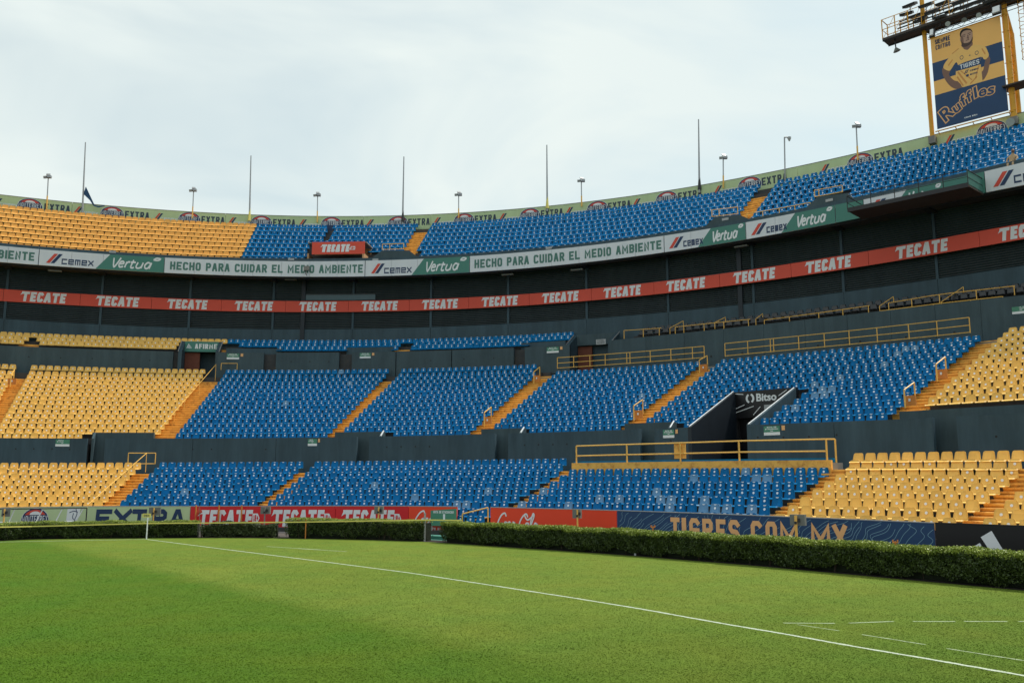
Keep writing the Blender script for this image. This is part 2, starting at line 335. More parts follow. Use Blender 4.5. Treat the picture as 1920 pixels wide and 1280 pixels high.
def put_font(mb, vf, box, fmap, lift=.008, mi=0):
    vs, fs = vf; a = np.array(vs); lo, hi = a.min(0), a.max(0); x0, y0, x1, y1 = box
    mb.addv([fmap(x0 + (p[0] - lo[0]) / (hi[0] - lo[0]) * (x1 - x0), y0 + (p[1] - lo[1]) / (hi[1] - lo[1]) * (y1 - y0), lift) for p in vs], fs, mi)
def afac(s, off): return float(1 - val(off, s) * (hd(s + 1) - hd(s - 1)) / 2)
def bandmap(sc_, off, zb, zt, k=1.):
    """metres: u along the bowl from sc_, v up from zb (fraction of band height scales with it)"""
    def f(u, v, l):
        s = sc_ + u / k; b = float(val(zb, s)); t = float(val(zt, s)); p = pos(s, float(val(off, s)) - l, b + (t - b) * v); return tuple(float(c) for c in p)
    return f
def arcpoly(cx, cy, rx, ry, a0, a1, n=14): return [(cx + rx * math.cos(a0 + (a1 - a0) * k / n), cy + ry * math.sin(a0 + (a1 - a0) * k / n)) for k in range(n + 1)]
ORD = ['zeroth', 'first', 'second', 'third', 'fourth', 'fifth', 'sixth', 'seventh', 'eighth', 'ninth', 'tenth', 'eleventh', 'twelfth', 'thirteenth', 'fourteenth', 'fifteenth', 'sixteenth', 'seventeenth', 'eighteenth', 'nineteenth',
       'twentieth', 'twenty-first', 'twenty-second', 'twenty-third', 'twenty-fourth', 'twenty-fifth', 'twenty-sixth', 'twenty-seventh', 'twenty-eighth', 'twenty-ninth', 'thirtieth', 'thirty-first', 'thirty-second', 'thirty-third', 'thirty-fourth', 'thirty-fifth']

# ================================================================== GROUND
def sheet(name, pts, z, m, kind='structure'):
    mb = MB(); mb.addv([(p[0], p[1], z) for p in pts], [tuple(range(len(pts)))]); o = mb.build(name, m); tag(o, kind=kind); return o
o = sheet('ground', [(-900, -600), (900, -600), (900, 1200), (-900, 1200)], -.012, M['track'])

HEDGE_PX = [(-260, 1024), (-120, 1018.5), (0, 1014), (54, 1011), (150, 1009.6), (260, 1008.8), (345, 1008.2), (430, 1007.8), (515, 1008.5), (600, 1009.8), (700, 1012), (790, 1015), (825, 1017), (900, 1022), (1150, 1039), (1400, 1059), (1660, 1083), (1920, 1107), (2100, 1126), (2400, 1160)]
HW = [ground(*p) for p in HEDGE_PX]
TL_PX = [(275, 1010.6), (415, 1028.5), (590, 1050.4), (765, 1073), (896, 1092.8), (1080, 1121.2), (1211, 1142.6), (1342, 1166.2), (1474, 1188.5), (1605, 1212), (1736, 1234), (1920, 1266), (2140, 1306)]
TLW = [ground(*p) for p in TL_PX]
edge = [Vector((p.x, p.y, 0)) + Vector((0, .25, 0)) for p in HW]
gp = [(-80, -30)] + [(-80, edge[0].y - 2)] + [(p.x, p.y) for p in edge] + [(edge[-1].x + 14, -30)]
# grass material: mowing bands parallel to the touchline, blotches, fine blades
gm = bpy.data.materials.new('pitch_grass'); gm.use_nodes = True; n = gm.node_tree.nodes; l = gm.node_tree.links; b = n['Principled BSDF']
b.inputs['Roughness'].default_value = .75; b.inputs['Specular IOR Level'].default_value = .05; b.inputs['Sheen Weight'].default_value = .06; b.inputs['Sheen Roughness'].default_value = .5; b.inputs['Sheen Tint'].default_value = (.55, .62, .25, 1)
g = n.new('ShaderNodeNewGeometry')
def noise(scale, detail=3, rough=.5, dist=0., vec=None):
    t = n.new('ShaderNodeTexNoise'); t.inputs['Scale'].default_value = scale; t.inputs['Detail'].default_value = detail; t.inputs['Roughness'].default_value = rough; t.inputs['Distortion'].default_value = dist
    l.new(vec or g.outputs['Position'], t.inputs['Vector']); return t.outputs[0]
def mrange(v, a, b_, c, d):
    t = n.new('ShaderNodeMapRange'); t.inputs['From Min'].default_value = a; t.inputs['From Max'].default_value = b_; t.inputs['To Min'].default_value = c; t.inputs['To Max'].default_value = d; l.new(v, t.inputs['Value']); return t.outputs[0]
def math_(op, a, b_):
    t = n.new('ShaderNodeMath'); t.operation = op
    for i, q in enumerate((a, b_)):
        if isinstance(q, (int, float)): t.inputs[i].default_value = q
        else: l.new(q, t.inputs[i])
    return t.outputs[0]
td = (TLW[10] - TLW[1]); td.z = 0; td.normalize(); tn = Vector((-td.y, td.x, 0))   # towards the stands
sp_ = n.new('ShaderNodeVectorMath'); sp_.operation = 'DOT_PRODUCT'; l.new(g.outputs['Position'], sp_.inputs[0]); sp_.inputs[1].default_value = tn
dist_t = math_('SUBTRACT', sp_.outputs['Value'], float(TLW[6].dot(tn)))            # signed distance from the touchline
wob = mrange(noise(.6, 2), 0, 1, -.35, .35); dd = math_('ADD', dist_t, wob)
band = math_('ADD', mrange(dd, -6.0, -5.0, 0, 1), 0)                               # 0 on the infield strip, 1 nearer the line
blot = mrange(noise(.075, 4, .55, .6), .38, .66, 0, 1); mid = mrange(noise(1.6, 5, .65), .3, .7, 0, 1); fine = mrange(noise(34, 6, .75), .28, .72, 0, 1); vf = mrange(noise(130, 3, .7), .3, .7, 0, 1)
c1 = n.new('ShaderNodeMix'); c1.data_type = 'RGBA'; c1.inputs[6].default_value = (.068, .130, .009, 1); c1.inputs[7].default_value = (.136, .184, .026, 1); l.new(band, c1.inputs[0])
c2 = n.new('ShaderNodeMix'); c2.data_type = 'RGBA'; l.new(c1.outputs[2], c2.inputs[6]); c2.inputs[7].default_value = (.084, .138, .014, 1); sp2 = n.new('ShaderNodeVectorMath'); sp2.operation = 'DOT_PRODUCT'; l.new(g.outputs['Position'], sp2.inputs[0]); sp2.inputs[1].default_value = td
cross = mrange(math_('ADD', math_('SUBTRACT', sp2.outputs['Value'], float(TLW[7].dot(td))), mrange(noise(.35, 3), 0, 1, -2.2, 2.2)), -3.0, 4.5, 0, .62)
fac_ = n.new('ShaderNodeMath'); fac_.operation = 'ADD'; fac_.use_clamp = True; l.new(math_('MULTIPLY', blot, .5), fac_.inputs[0]); l.new(cross, fac_.inputs[1]); l.new(fac_.outputs[0], c2.inputs[0])
hs = n.new('ShaderNodeHueSaturation'); l.new(c2.outputs[2], hs.inputs['Color'])
vv = math_('ADD', math_('ADD', mrange(mid, 0, 1, -.14, .14), mrange(fine, 0, 1, .80, 1.16)), mrange(vf, 0, 1, -.1, .14)); l.new(vv, hs.inputs['Value'])
l.new(mrange(noise(.5, 3), .3, .7, .49, .515), hs.inputs['Hue'])
l.new(hs.outputs[0], b.inputs['Base Color'])
bp = n.new('ShaderNodeBump'); bp.inputs['Strength'].default_value = .3; bp.inputs['Distance'].default_value = .02; l.new(math_('ADD', fine, vf), bp.inputs['Height']); l.new(bp.outputs[0], b.inputs['Normal'])
sheet('pitch_grass', gp, 0, gm)

# painted lines: thin sheets with ragged edges
lm_ = bpy.data.materials.new('line_chalk'); lm_.use_nodes = True; n = lm_.node_tree.nodes; l = lm_.node_tree.links; b = n['Principled BSDF']
g = n.new('ShaderNodeNewGeometry'); b.inputs['Roughness'].default_value = .8
f_ = mrange(noise(28, 4, .7), .35, .6, 0, 1); cm = n.new('ShaderNodeMix'); cm.data_type = 'RGBA'; cm.inputs[6].default_value = (.22, .30, .14, 1); cm.inputs[7].default_value = (.50, .55, .47, 1); l.new(f_, cm.inputs[0]); l.new(cm.outputs[2], b.inputs['Base Color'])
lm2 = lm_.copy(); lm2.name = 'worn_line_chalk'; lm2.node_tree.nodes['Mix'].inputs[7].default_value = (.34, .40, .26, 1)
def paint(name, pts, w_, m, z=.004):
    mb = MB(); P = [Vector((p.x, p.y, 0)) for p in pts]; Q = []
    for i in range(len(P) - 1):
        k = max(2, int((P[i + 1] - P[i]).length / .12)); Q += [P[i].lerp(P[i + 1], j / k) for j in range(k)]
    Q.append(P[-1]); A = []
    for i, p in enumerate(Q):
        d = (Q[min(i + 1, len(Q) - 1)] - Q[max(i - 1, 0)]).normalized(); nn = Vector((-d.y, d.x, 0))
        A += [p + nn * (w_ / 2 + random.uniform(-.012, .012)) + Vector((0, 0, z)), p - nn * (w_ / 2 + random.uniform(-.012, .012)) + Vector((0, 0, z))]
    mb.addv(A, [(2 * i, 2 * i + 1, 2 * i + 3, 2 * i + 2) for i in range(len(Q) - 1)]); o = mb.build(name, m); tag(o, kind='structure'); return o
paint('touchline_marking', TLW, .095, lm_)
c0 = ground(275, 1010.6); paint('goal_line_marking', [c0, ground(120, 1013.2), ground(-40, 1016.5)], .11, lm_)
for a, b_ in (((1469, 1167.5), (1565, 1168)), ((1592, 1167.5), (1676, 1164.5)), ((1712, 1164.5), (1791, 1164.6)), ((1808, 1164.4), (1889, 1164.6)), ((1909, 1164.6), (1990, 1165))):
    paint('dashed_marking', [ground(*a), ground(*b_)], .07, lm2)
for a, b_ in (((1495, 1170.5), (1574, 1182)), ((1616, 1189), (1736, 1208)), ((1775, 1215), (1920, 1238))):
    paint('faint_marking', [ground(*a), ground(*b_)], .045, lm2)
for a, b_ in (((500, 1024), (600, 1030)), ((560, 1028), (650, 1033.5))): paint('old_chalk_marking', [ground(*a), ground(*b_)], .10, lm2)

# ================================================================== STANDS (levels)
wallmid_o, wallmid_z = LO('dpar'), LZ('dpar')
m3o, m3z = LO('mid3'), LZ('mid3')
def rowM(i):
    if i == 1: return LO('midtop'), LZ('midtop')
    t = (i - 3) / 14; return lin(m3o, wallmid_o, t), lin(m3z, wallmid_z, t)
l1o, l1z, l3o, l3z, l8o, l8z = LO('low1'), LZ('low1'), LO('low3'), LZ('low3'), LO('low8'), LZ('low8')
def rowL(i):
    if i <= 3:
        t = (i - 1) / 2; return lin(l1o, l3o, t), lin(l1z, l3z, t)
    t = (i - 3) / 5; return lin(l3o, l8o, t), lin(l3z, l8z, t)
upo, upz, wto, wtz, wbz = LO('ktop'), LZ('ktop'), LO('wtop'), LZ('wtop'), LZ('wbot')
def rowU(i):
    t = (i - 1) / 8; return lin(upo, add(wto, .85), t), lin(upz, add(wtz, .60), t)
mio, miz = LO('mini'), LZ('mini'); mpo, mpz = LO('mpar'), LZ('mpar'); vpo, vpz = LO('vpar'), LZ('vpar')
_g = lambda s: np.clip((46 - np.asarray(s)) / 46, 0, 1.3) * 1.0
def _out(n, k): o_, z_ = LO(n), LZ(n); return (lambda s: o_(s) + _g(s)), (lambda s: z_(s) + _g(s) * k)
lvo, lvz = _out('louv', .187); rto, rtz = _out('rtop', .22); rbo, rbz = _out('rbot', .208)
gto, gtz = LO('gtop'), LZ('gtop')
def rowN(i): return (lambda s: val(mpo, s) + (val(lvo, s) - val(mpo, s)) * (.82 - .29 * (i - 1))), lambda s: val(miz, s) + .17 * (val(mpo, s) + (val(lvo, s) - val(mpo, s)) * .82 - val(mio, s)) - .42 * (i - 1)
SEAT_H = .80          # tread to top of backrest
S0, S1 = -15., 80.

def cut(s0, s1, holes):
    segs = [(s0, s1)]
    for a, b_ in holes:
        ns = []
        for x, y in segs:
            if b_ <= x or a >= y: ns.append((x, y)); continue
            if a > x: ns.append((x, a))
            if b_ < y: ns.append((b_, y))
        segs = ns
    return segs
def terrace(parent, rowf, rows, s0, s1, base, holes=lambda i: [], name='terrace_row', front=.62, m=None):
    """one solid stepped slab per row, standing on `base`"""
    for k, i in enumerate(rows):
        of, zf = rowf(i); mb = MB(); o0 = add(of, -front)
        if k > 0: o1 = add(rowf(rows[k - 1])[0], -front + .01)   # rows listed from the top down
        else: o1 = add(of, .35)
        for a, b_ in cut(s0, s1, holes(i)): sweep(mb, a, b_, o0, o1, base, add(zf, -SEAT_H), 1.2)
        mb.build(name, m or M['conc'], parent)

# pixel columns of the aisles and openings -> bowl positions
sM = {k: v for k, v in dict(a1l=S(24, *rowM(3)), a1r=2.486, a2l=12.673, a2r=13.852, a3l=24.56, a3r=25.331, a4l=34.955, a4r=36.192, a5l=45.56, a5r=46.694, a6l=61.475, a6r=62.571).items()}
sw = lambda px: S(px, wallmid_o, wallmid_z)
LB, RB = sw(1296), sw(1400)            # the big opening with the black sign
def wl_gap(a, b_): return (sw(a), sw(b_))
GAPS = [wl_gap(164, 197), wl_gap(669, 692), wl_gap(928, 952.5), wl_gap(1200, 1226.6), (LB, RB), wl_gap(1748, 1792)]
RAISED = [(167, 282, 810.8), (620, 711, 809.6), (893, 973, 803.5), (1160, 1252, 792.6)]
RAISED_S = [(sw(a), sw(b_)) for a, b_, _ in RAISED]
SR6 = S(1672, wallmid_o, wallmid_z)
def holesM(i):
    h = []
    if i >= 16: h += [(a - .1, b_ + .1) for a, b_ in RAISED_S]
    if i >= 11: h.append((LB - .12, RB + .12))
    if i >= 15: h.append((SR6, 90))
    if i == 1: h.append((sM['a4l'], 90))
    if i == 2: h.append((sM['a4l'], sM['a6r'] - 1.5))
    return h
middle_stand = thing('middle_stand', 'middle tier of blue and yellow seating above the dark concourse wall', 'stand', V3(30, 8, 0))
terrace(middle_stand, rowM, list(range(1, 17)), S0, S1, 1.0, holesM)
lower_stand = thing('lower_stand', 'lowest tier of blue and yellow seating right behind the advertising boards', 'stand', V3(30, -4, 0))
SRL, SRR = S(1070, *rowL(3)), S(1556, *rowL(3))       # raised walkway with yellow wall
STGAP = (S(857, add(l8o, -2), 1.), S(919, add(l8o, -2), 1.))
def holesL(i): return [(SRL, SRR)] if i <= 2 else []
terrace(lower_stand, rowL, list(range(1, 12)), S0, S1, 0., holesL)
mbx = MB(); sweep(mbx, S0, S1, add(l1o, .35), add(wallmid_o, 3), 0, add(l1z, -SEAT_H), 1.5); mbx.build('concourse_floor', M['conc2'], lower_stand)

# walkway platform with yellow front wall and blue kerb cap in the lower tier
zpl = lambda s: val(l3z, s) + .36
plat = thing('walkway_platform', 'raised walkway with yellow painted front wall above the blue lower seats', 'platform', V3(52, -1, 2))
mb = MB(); sweep(mb, SRL, SRR, add(l3o, .12), add(l3o, .30), 0, zpl, 1.); mb.build('front_wall', M['step'], plat)
mb = MB(); sweep(mb, SRL, SRR, add(l3o, .30), add(l1o, .5), 0, lambda s: zpl(s) - .12, 1.); mb.build('walkway_slab', M['conc2'], plat)
mb = MB(); sweep(mb, SRL, SRR, add(l3o, .40), add(l3o, .55), lambda s: zpl(s) - .1, lambda s: zpl(s) + .10, 1.); mb.build('blue_kerb', M['blue'], plat)

# ---- lower concourse wall
ZF = add(l1z, -SEAT_H - .02)
cw = thing('concourse_wall', 'long dark teal wall with openings between the lowest and middle seating tiers', 'wall', V3(30, 1.5, 3))
edges_px = [(-200, 164), (197, 669), (692, 928), (952.5, 1200), (1226.6, 1296), (1400, 1748), (1792, 2300)]
for a, b_ in edges_px:
    s0_, s1_ = max(S0, sw(a)), min(S1, sw(b_))
    k = max(1, round((s1_ - s0_) / 6.5)); cuts = np.linspace(s0_, s1_, k + 1)
    for c_, d_ in zip(cuts[:-1], cuts[1:]):
        mb = MB(); sweep(mb, c_ + .012, d_ - .012, add(wallmid_o, 0), add(wallmid_o, .28), ZF, wallmid_z, 1.); mb.build('wall_panel', M['wall'], cw)
for (a, b_, y), (s0_, s1_) in zip(RAISED, RAISED_S):
    z = at((a + b_) / 2, y, add(wallmid_o, .8))[1]; d = z - float(wallmid_z(s0_))
    mb = MB(); sweep(mb, s0_, s1_, add(wallmid_o, .8), add(wallmid_o, 1.15), ZF, add(wallmid_z, d), 1.); mb.build('stairwell_wall', M['wall2'], cw)
    # sloping pale-edged cheek beside the stairwell
    right = a > 500
    sE = s1_ if right else s0_ + .25
    A = [V3(sE, add(wallmid_o, .28), 3), V3(sE - .14, add(wallmid_o, .28), 3), V3(sE - .14, add(wallmid_o, .8), 3), V3(sE, add(wallmid_o, .8), 3)]
    B = [Vector((p.x, p.y, 0)) for p in A]; zz = [float(wallmid_z(sE)), float(wallmid_z(sE)), float(wallmid_z(sE)) + d, float(wallmid_z(sE)) + d]
    mb = MB(); mb.hexa(A + [Vector((p.x, p.y, q)) for p, q in zip(B, zz)]); mb.build('cheek_wall', M['wall2'], cw)
    if right:
        mb = MB(); mb.tube((B[0].x, B[0].y, zz[0] + .05), (B[3].x, B[3].y, zz[3] + .05), .05, 4); mb.build('white_edge', M['white'], cw)
zR6 = [at(1672, 772, add(wallmid_o, .9)), at(1920, 761, add(wallmid_o, .9))]
dR6 = zR6[0][1] - float(wallmid_z(zR6[0][0]))
mb = MB(); sweep(mb, SR6, S1, add(wallmid_o, .9), add(wallmid_o, 1.3), ZF, add(wallmid_z, dR6), 1.); mb.build('upper_wall', M['wall2'], cw)
# steps glimpsed in one stairwell
mb = MB()
for k in range(3): sweep(mb, sw(1202), sw(1222), add(wallmid_o, .45 + .1 * k), add(wallmid_o, .79), ZF, lambda s, k=k: float(ZF(s)) + .1 * (k + 1) if np.isscalar(s) else ZF(s) + .1 * (k + 1), 1.)
mb.build('stairwell_steps', M['step'], cw)
for px, py in ((29.5, 841), (63.3, 841), (97.8, 841), (130.6, 842), (361.5, 841.8), (396.7, 841.8), (498.4, 842), (725.5, 837.9), (752.3, 837.2), (779, 836.9), (805.5, 836.9), (983.7, 834), (1010, 833.3), (1036.8, 833), (1063, 832.3), (1258, 826), (1421, 819.5), (1469, 819.3), (1517, 818.4), (1568.7, 815), (1868, 818)):
    s, z = at(px, py, wallmid_o); mb = MB(); a = V3(s, add(wallmid_o, -.012), z); b2 = V3(s, add(wallmid_o, .02), z); mb.tube(a, b2, .055, 8); mb.build('drain_hole', M['blk'], cw)

# ---- big opening with the black sign in the middle tier
op = thing('stadium_entrance', 'dark sloping walled entrance cut into the blue seats under a black sign', 'entrance', V3((LB + RB) / 2, 2, 3.3))
def row_pt(s, t):   # along the seat slope at bowl position s; t row index
    o_, z_ = rowM(t); return float(o_(s)), float(z_(s))
TI = 17 - 0
def find_row(px, py, s):
    best = min(np.arange(6, 17, .05), key=lambda t: abs(proj(pos(s, *row_pt(s, t)))[1] - py)); return best
tL = find_row(1390, 737, LB); tR = find_row(1498, 730, RB)
def slope_wall(sx, side, tt, name, m, thick=.22):
    oo, zz_ = row_pt(sx, tt); o0 = float(wallmid_o(sx)); z0 = float(wallmid_z(sx)); sb = sx + thick * side
    P = []
    for s_ in (sx, sb):
        P.append([V3(s_, o0, float(ZF(s_))), V3(s_, oo, float(ZF(s_))), V3(s_, oo, zz_ + .08), V3(s_, o0, z0 + .02)])
    a, b2 = P
    mb = MB(); mb.addv(a + b2, [(0, 1, 2, 3), (7, 6, 5, 4), (0, 4, 5, 1), (1, 5, 6, 2), (2, 6, 7, 3), (3, 7, 4, 0)]); mb.build(name, m, op)
    mb = MB(); sm = sx + thick * side * .5; mb.tube(V3(sm, o0 - .02, z0 + .05), V3(sm, oo, zz_ + .11), .035, 4); mb.build('white_coping', M['white'], op)
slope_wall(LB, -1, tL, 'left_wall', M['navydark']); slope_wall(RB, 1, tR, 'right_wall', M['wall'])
oE, zE = row_pt(LB, tL)
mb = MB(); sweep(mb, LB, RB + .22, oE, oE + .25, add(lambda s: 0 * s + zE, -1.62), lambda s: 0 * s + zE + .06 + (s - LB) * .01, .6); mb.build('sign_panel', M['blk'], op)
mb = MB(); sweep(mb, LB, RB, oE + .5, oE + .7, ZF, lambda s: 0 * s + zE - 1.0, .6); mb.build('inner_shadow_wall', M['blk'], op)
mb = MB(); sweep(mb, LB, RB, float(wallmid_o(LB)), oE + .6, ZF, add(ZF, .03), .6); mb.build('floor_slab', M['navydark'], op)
fm = lambda u, v, l_: tuple(V3(LB + u, oE - l_, zE + v))
mb = MB(); WB = RB - LB
put_font(mb, font2d('Bitso', 1, .03), (WB * .37, -.62, WB * .72, -.12), fm, .02)
for q in stroke_poly(arcpoly(WB * .26, -.40, .20, .26, -1.1, 1.3, 8), .12): put(mb, [([tuple(p) for p in q], 0)], fm, .02)
for q in stroke_poly(arcpoly(WB * .26, -.40, .20, .26, 2.0, 4.4, 8), .12): put(mb, [([tuple(p) for p in q], 0)], fm, .02)
for a, b_ in (((.02, -1.0), (.55, -.78)), ((.02, -1.25), (1.1, -.9)), ((1.05, -1.45), (1.5, -.95)), ((2.6, -.35), (3.1, -.02)), ((.02, -.05), (.5, -.12))):
    put(mb, [([tuple(p) for p in q], 0) for q in stroke_poly([a, b_], .045)], fm, .02)
mb.build('lettering', M['white'], op)
mb = MB(); put(mb, [([(WB * .50, -1.42), (WB * .68, -1.42), (WB * .68, -.86), (WB * .50, -.86)], 0)], fm, .03); mb.build('notice_plate', M['galv'], op)

# ---- upper concourse: left wall, openings, mini tier, right wall
swm = lambda px: S(px, mpo, mpz)
upper_wall = thing('upper_concourse_wall', 'dark teal wall above the middle seats with small doorway gaps on the left', 'wall', V3(15, 18.5, 11))
ZM = add(LZ('midtop'), -SEAT_H)
AF = (swm(341), swm(404)); GV = (swm(1068), swm(1140))
for a, b_ in ((-200, 325), (404, 495), (518, 636), (660, 742), (743.5, 846), (847.5, 963), (984, 1068)):
    mb = MB(); sweep(mb, max(S0, swm(a)), swm(b_), mpo, add(mpo, .25), ZM, mpz, 1.); mb.build('wall_panel', M['wall2'], upper_wall)
for a, b_, y in ((421, 526, 653.6), (646, 734, 651.4), (973, 1056, 641.5)):
    s0_, s1_ = swm(a), swm(b_); z = at((a + b_) / 2, y, add(mpo, .7))[1]; d = z - float(mpz((s0_ + s1_) / 2))
    mb = MB(); sweep(mb, s0_, s1_, add(mpo, .6), add(mpo, .9), ZM, add(mpz, d), 1.); mb.build('stairwell_wall', M['wall'], upper_wall)
for px, py in ((54, 668.9), (114, 670.5), (173, 672), (230.6, 674), (281, 675.5), (546, 677.7), (581, 677.7), (616.8, 677.7), (807.8, 675.8), (870, 672.8), (926, 671)):
    s, z = at(px, py, mpo); mb = MB(); mb.tube(V3(s, add(mpo, -.012), z), V3(s, add(mpo, .02), z), .06, 8); mb.build('drain_hole', M['blk'], upper_wall)
mini_stand = thing('small_upper_stand', 'narrow three row seating strip under the dark louvred facade on the left', 'stand', V3(15, 20, 13))
SG1 = swm(1105)
def holesN(i): return [(AF[0] - .1, AF[1] + .1), (GV[0] - .1, 90)]
terrace(mini_stand, rowN, [1, 2, 3], S0, SG1, 10.5, holesN, front=.26)
mb = MB(); sweep(mb, S0, sM['a4l'] + .5, add(LO('midtop'), -.2), add(mpo, .3), 9, ZM, 1.2); mb.build('walkway_slab', M['conc'], mini_stand)

def doorway(name, label, s0_, s1_, sign, sx_off=1.9, inner=M['brick']):
    """walled opening running back into the stand, with a header"""
    t = thing(name, label, 'entrance', V3((s0_ + s1_) / 2, mpo, 11.5))
    zt = lambda s: val(mpz, s)
    for s_, sd_ in ((s0_, -1), (s1_, 1)):
        o0 = float(mpo(s_)); z0 = float(mpz(s_)); sb = s_ + .22 * sd_
        P = []
        for q in (s_, sb): P.append([V3(q, o0, float(ZM(q))), V3(q, o0 + sx_off, float(ZM(q))), V3(q, o0 + sx_off, z0 + 1.15), V3(q, o0, z0)])
        a, b2 = P; mb = MB(); mb.addv(a + b2, [(0, 1, 2, 3), (7, 6, 5, 4), (0, 4, 5, 1), (1, 5, 6, 2), (2, 6, 7, 3), (3, 7, 4, 0)]); mb.build('side_wall', M['wall'], t)
        mb = MB(); mb.tube(V3(sb, o0, z0 + .03), V3(sb, o0 + sx_off, z0 + 1.18), .05, 4); mb.build('pale_coping', M['galv'], t)
    mb = MB(); sweep(mb, s0_, s1_, add(mpo, sx_off - .2), add(mpo, sx_off - .05), lambda s: mpz(s) + .16, lambda s: mpz(s) + 1.12, .8); hdr = mb.build('header_panel', sign, t)
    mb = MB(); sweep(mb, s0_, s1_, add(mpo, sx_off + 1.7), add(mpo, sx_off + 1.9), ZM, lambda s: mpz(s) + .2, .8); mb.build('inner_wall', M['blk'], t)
    mb = MB(); sweep(mb, s0_, s0_ + .9, add(mpo, sx_off + .1), add(mpo, sx_off + .3), ZM, lambda s: mpz(s) + .1, .8); mb.build('brick_jamb', inner, t)
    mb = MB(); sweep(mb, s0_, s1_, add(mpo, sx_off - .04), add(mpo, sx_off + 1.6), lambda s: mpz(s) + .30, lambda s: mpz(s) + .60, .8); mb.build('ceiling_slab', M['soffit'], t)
    return t
d1 = doorway('stadium_entrance', 'dark entrance under the green sign between yellow and blue seats', AF[0], AF[1], M['vert'], 1.3)
sA = AF[0]; WA = AF[1] - AF[0]; fa = lambda u, v, l_: tuple(V3(sA + u, float(mpo(sA + u)) + 1.1 - l_, float(mpz(sA + u)) + .16 + v))
mb = MB(); put(mb, text2d('AFIRME', WA * .30, .28, WA * .66, .46, .085, .28), fa, .02)
for k in range(4): put(mb, [([tuple(p) for p in q], 0) for q in stroke_poly([(WA * (.06 + .04 * k), .30), (WA * (.12 + .025 * k), .72 - .1 * k)], .05)], fa, .02)
mb.build('lettering', M['white'], d1)
d2 = doorway('stadium_entrance', 'dark entrance with brick jamb behind yellow rail at the end of the small upper seats', GV[0], GV[1], M['wall2'], 2.1, M['brick'])
mb = MB(); fg = lambda u, v, l_: tuple(V3(GV[0] + u, float(mpo(GV[0] + u)) + 1.9 - l_, float(mpz(GV[0])) + v))
WG = GV[1] - GV[0]; put(mb, [([(WG * .5, .15), (WG * .75, .15), (WG * .75, .6), (WG * .5, .6)], 0)], fg, .03); mb.build('notice_plate', M['galv'], d2)
mb = MB(); put(mb, text2d('TUNEL', WG * .53, .42, WG * .19, .11, .02), fg, .045); put(mb, text2d('ACCESO', WG * .53, .24, WG * .19, .11, .02), fg, .045); mb.build('lettering', M['blk'], d2)

# right: tall slate wall below the black seats
SV0 = S(1141, vpo, vpz)
rwall = thing('terrace_wall', 'tall slate block wall with ledge below the black seats on the right', 'wall', V3(50, 18.5, 11))
ledge = lambda s: val(vpz, s) - .95 - .25 * np.clip((np.asarray(s) - 40) / 25, 0, 1)
ZW = add(m3z, -.35)
for c_, d_ in zip(np.arange(SV0, S1, 2.4), np.arange(SV0, S1, 2.4) + 2.4):
    mb = MB(); sweep(mb, c_ + .008, d_ - .008, add(vpo, 0), add(vpo, .3), lambda s: val(ledge, s) + .01, vpz, 1.2); mb.build('upper_block', M['wall2'], rwall)
    mb = MB(); sweep(mb, c_ + .008, d_ - .008, add(vpo, -.06), add(vpo, .3), add(m3z, -1.3), ledge, 1.2); mb.build('lower_block', M['wall2'], rwall)
mb = MB(); sweep(mb, sM['a4l'], S1, add(m3o, .36), add(vpo, -.05), 8, add(m3z, -.42), 1.2); mb.build('walkway_slab', M['conc2'], rwall)
for px, py in ((1227.5, 677), (1269, 673), (1333.6, 668), (1391.7, 662), (1534, 648), (1613, 640), (1698.8, 632.6), (1789.7, 623.5)):
    s, z = at(px, py, add(vpo, -.06)); mb = MB(); mb.box(V3(s, add(vpo, -.065), z), .06, .02, .08, float(hd(s))); mb.build('drain_hole', M['blk'], rwall)
vip = thing('black_seat_terrace', 'shaded upper right terrace carrying the black seats', 'stand', V3(50, 20, 13))
def rowV(i): return add(vpo, 2.2 - .95 * (i - 1)), lambda s: val(vpz, s) + 1.22 - .42 * (i - 1)
terrace(vip, rowV, [1, 2], SV0 + 1.2, S1, 12, front=.6)

# ================================================================== FACADE
facade = thing('louvred_facade', 'dark louvred facade wall between the white banner and the small upper seats', 'facade', V3(30, 21.5, 14))
zsof = lambda s: val(wbz, s) + .35
fo = add(lvo, 0)
cuts = list(np.arange(S0, S1, 5.2))
for c_ in cuts:
    d_ = c_ + 5.2
    mb = MB(); sweep(mb, c_ + .01, d_ - .01, add(fo, .0), add(fo, .35), 11, lvz, 1.3); mb.build('base_wall_panel', M['wall'], facade)
    mb = MB(); sweep(mb, c_, d_, add(fo, .30), add(fo, .45), lvz, zsof, 1.3); mb.build('backing_panel', M['wall'], facade)
    mb = MB(); sweep(mb, c_ - .07, c_ + .07, add(fo, .02), add(fo, .31), lvz, zsof, 1.); mb.build('mullion', M['wall'], facade)
    mb = MB(); zA = float(lvz(c_ + 2.6)) + .05; zB = float(zsof(c_ + 2.6)); k = int((zB - zA) / .165)
    for j in range(k):
        u = (j + .2) / k
        zf0 = lambda s, u=u: val(lvz, s) + .05 + (val(zsof, s) - val(lvz, s) - .05) * u
        sweep(mb, c_ + .08, d_ - .08, add(fo, .06), add(fo, .24), zf0, add(zf0, .02), 1.8, zt2=add(zf0, .11), zb2=add(zf0, .09))
    o = mb.build('louvre_slats', M['louvre'], facade); o['kind'] = 'stuff'
for px in (567, 1389):
    s = S(px, fo, 17); mb = MB(); sweep(mb, s - .13, s + .13, add(fo, -.10), add(fo, .01), 11, zsof, 1.); mb.build('pillar', M['navydark'], facade)
s0_, s1_ = S(572, fo, 18.5), S(703, fo, 18.5)
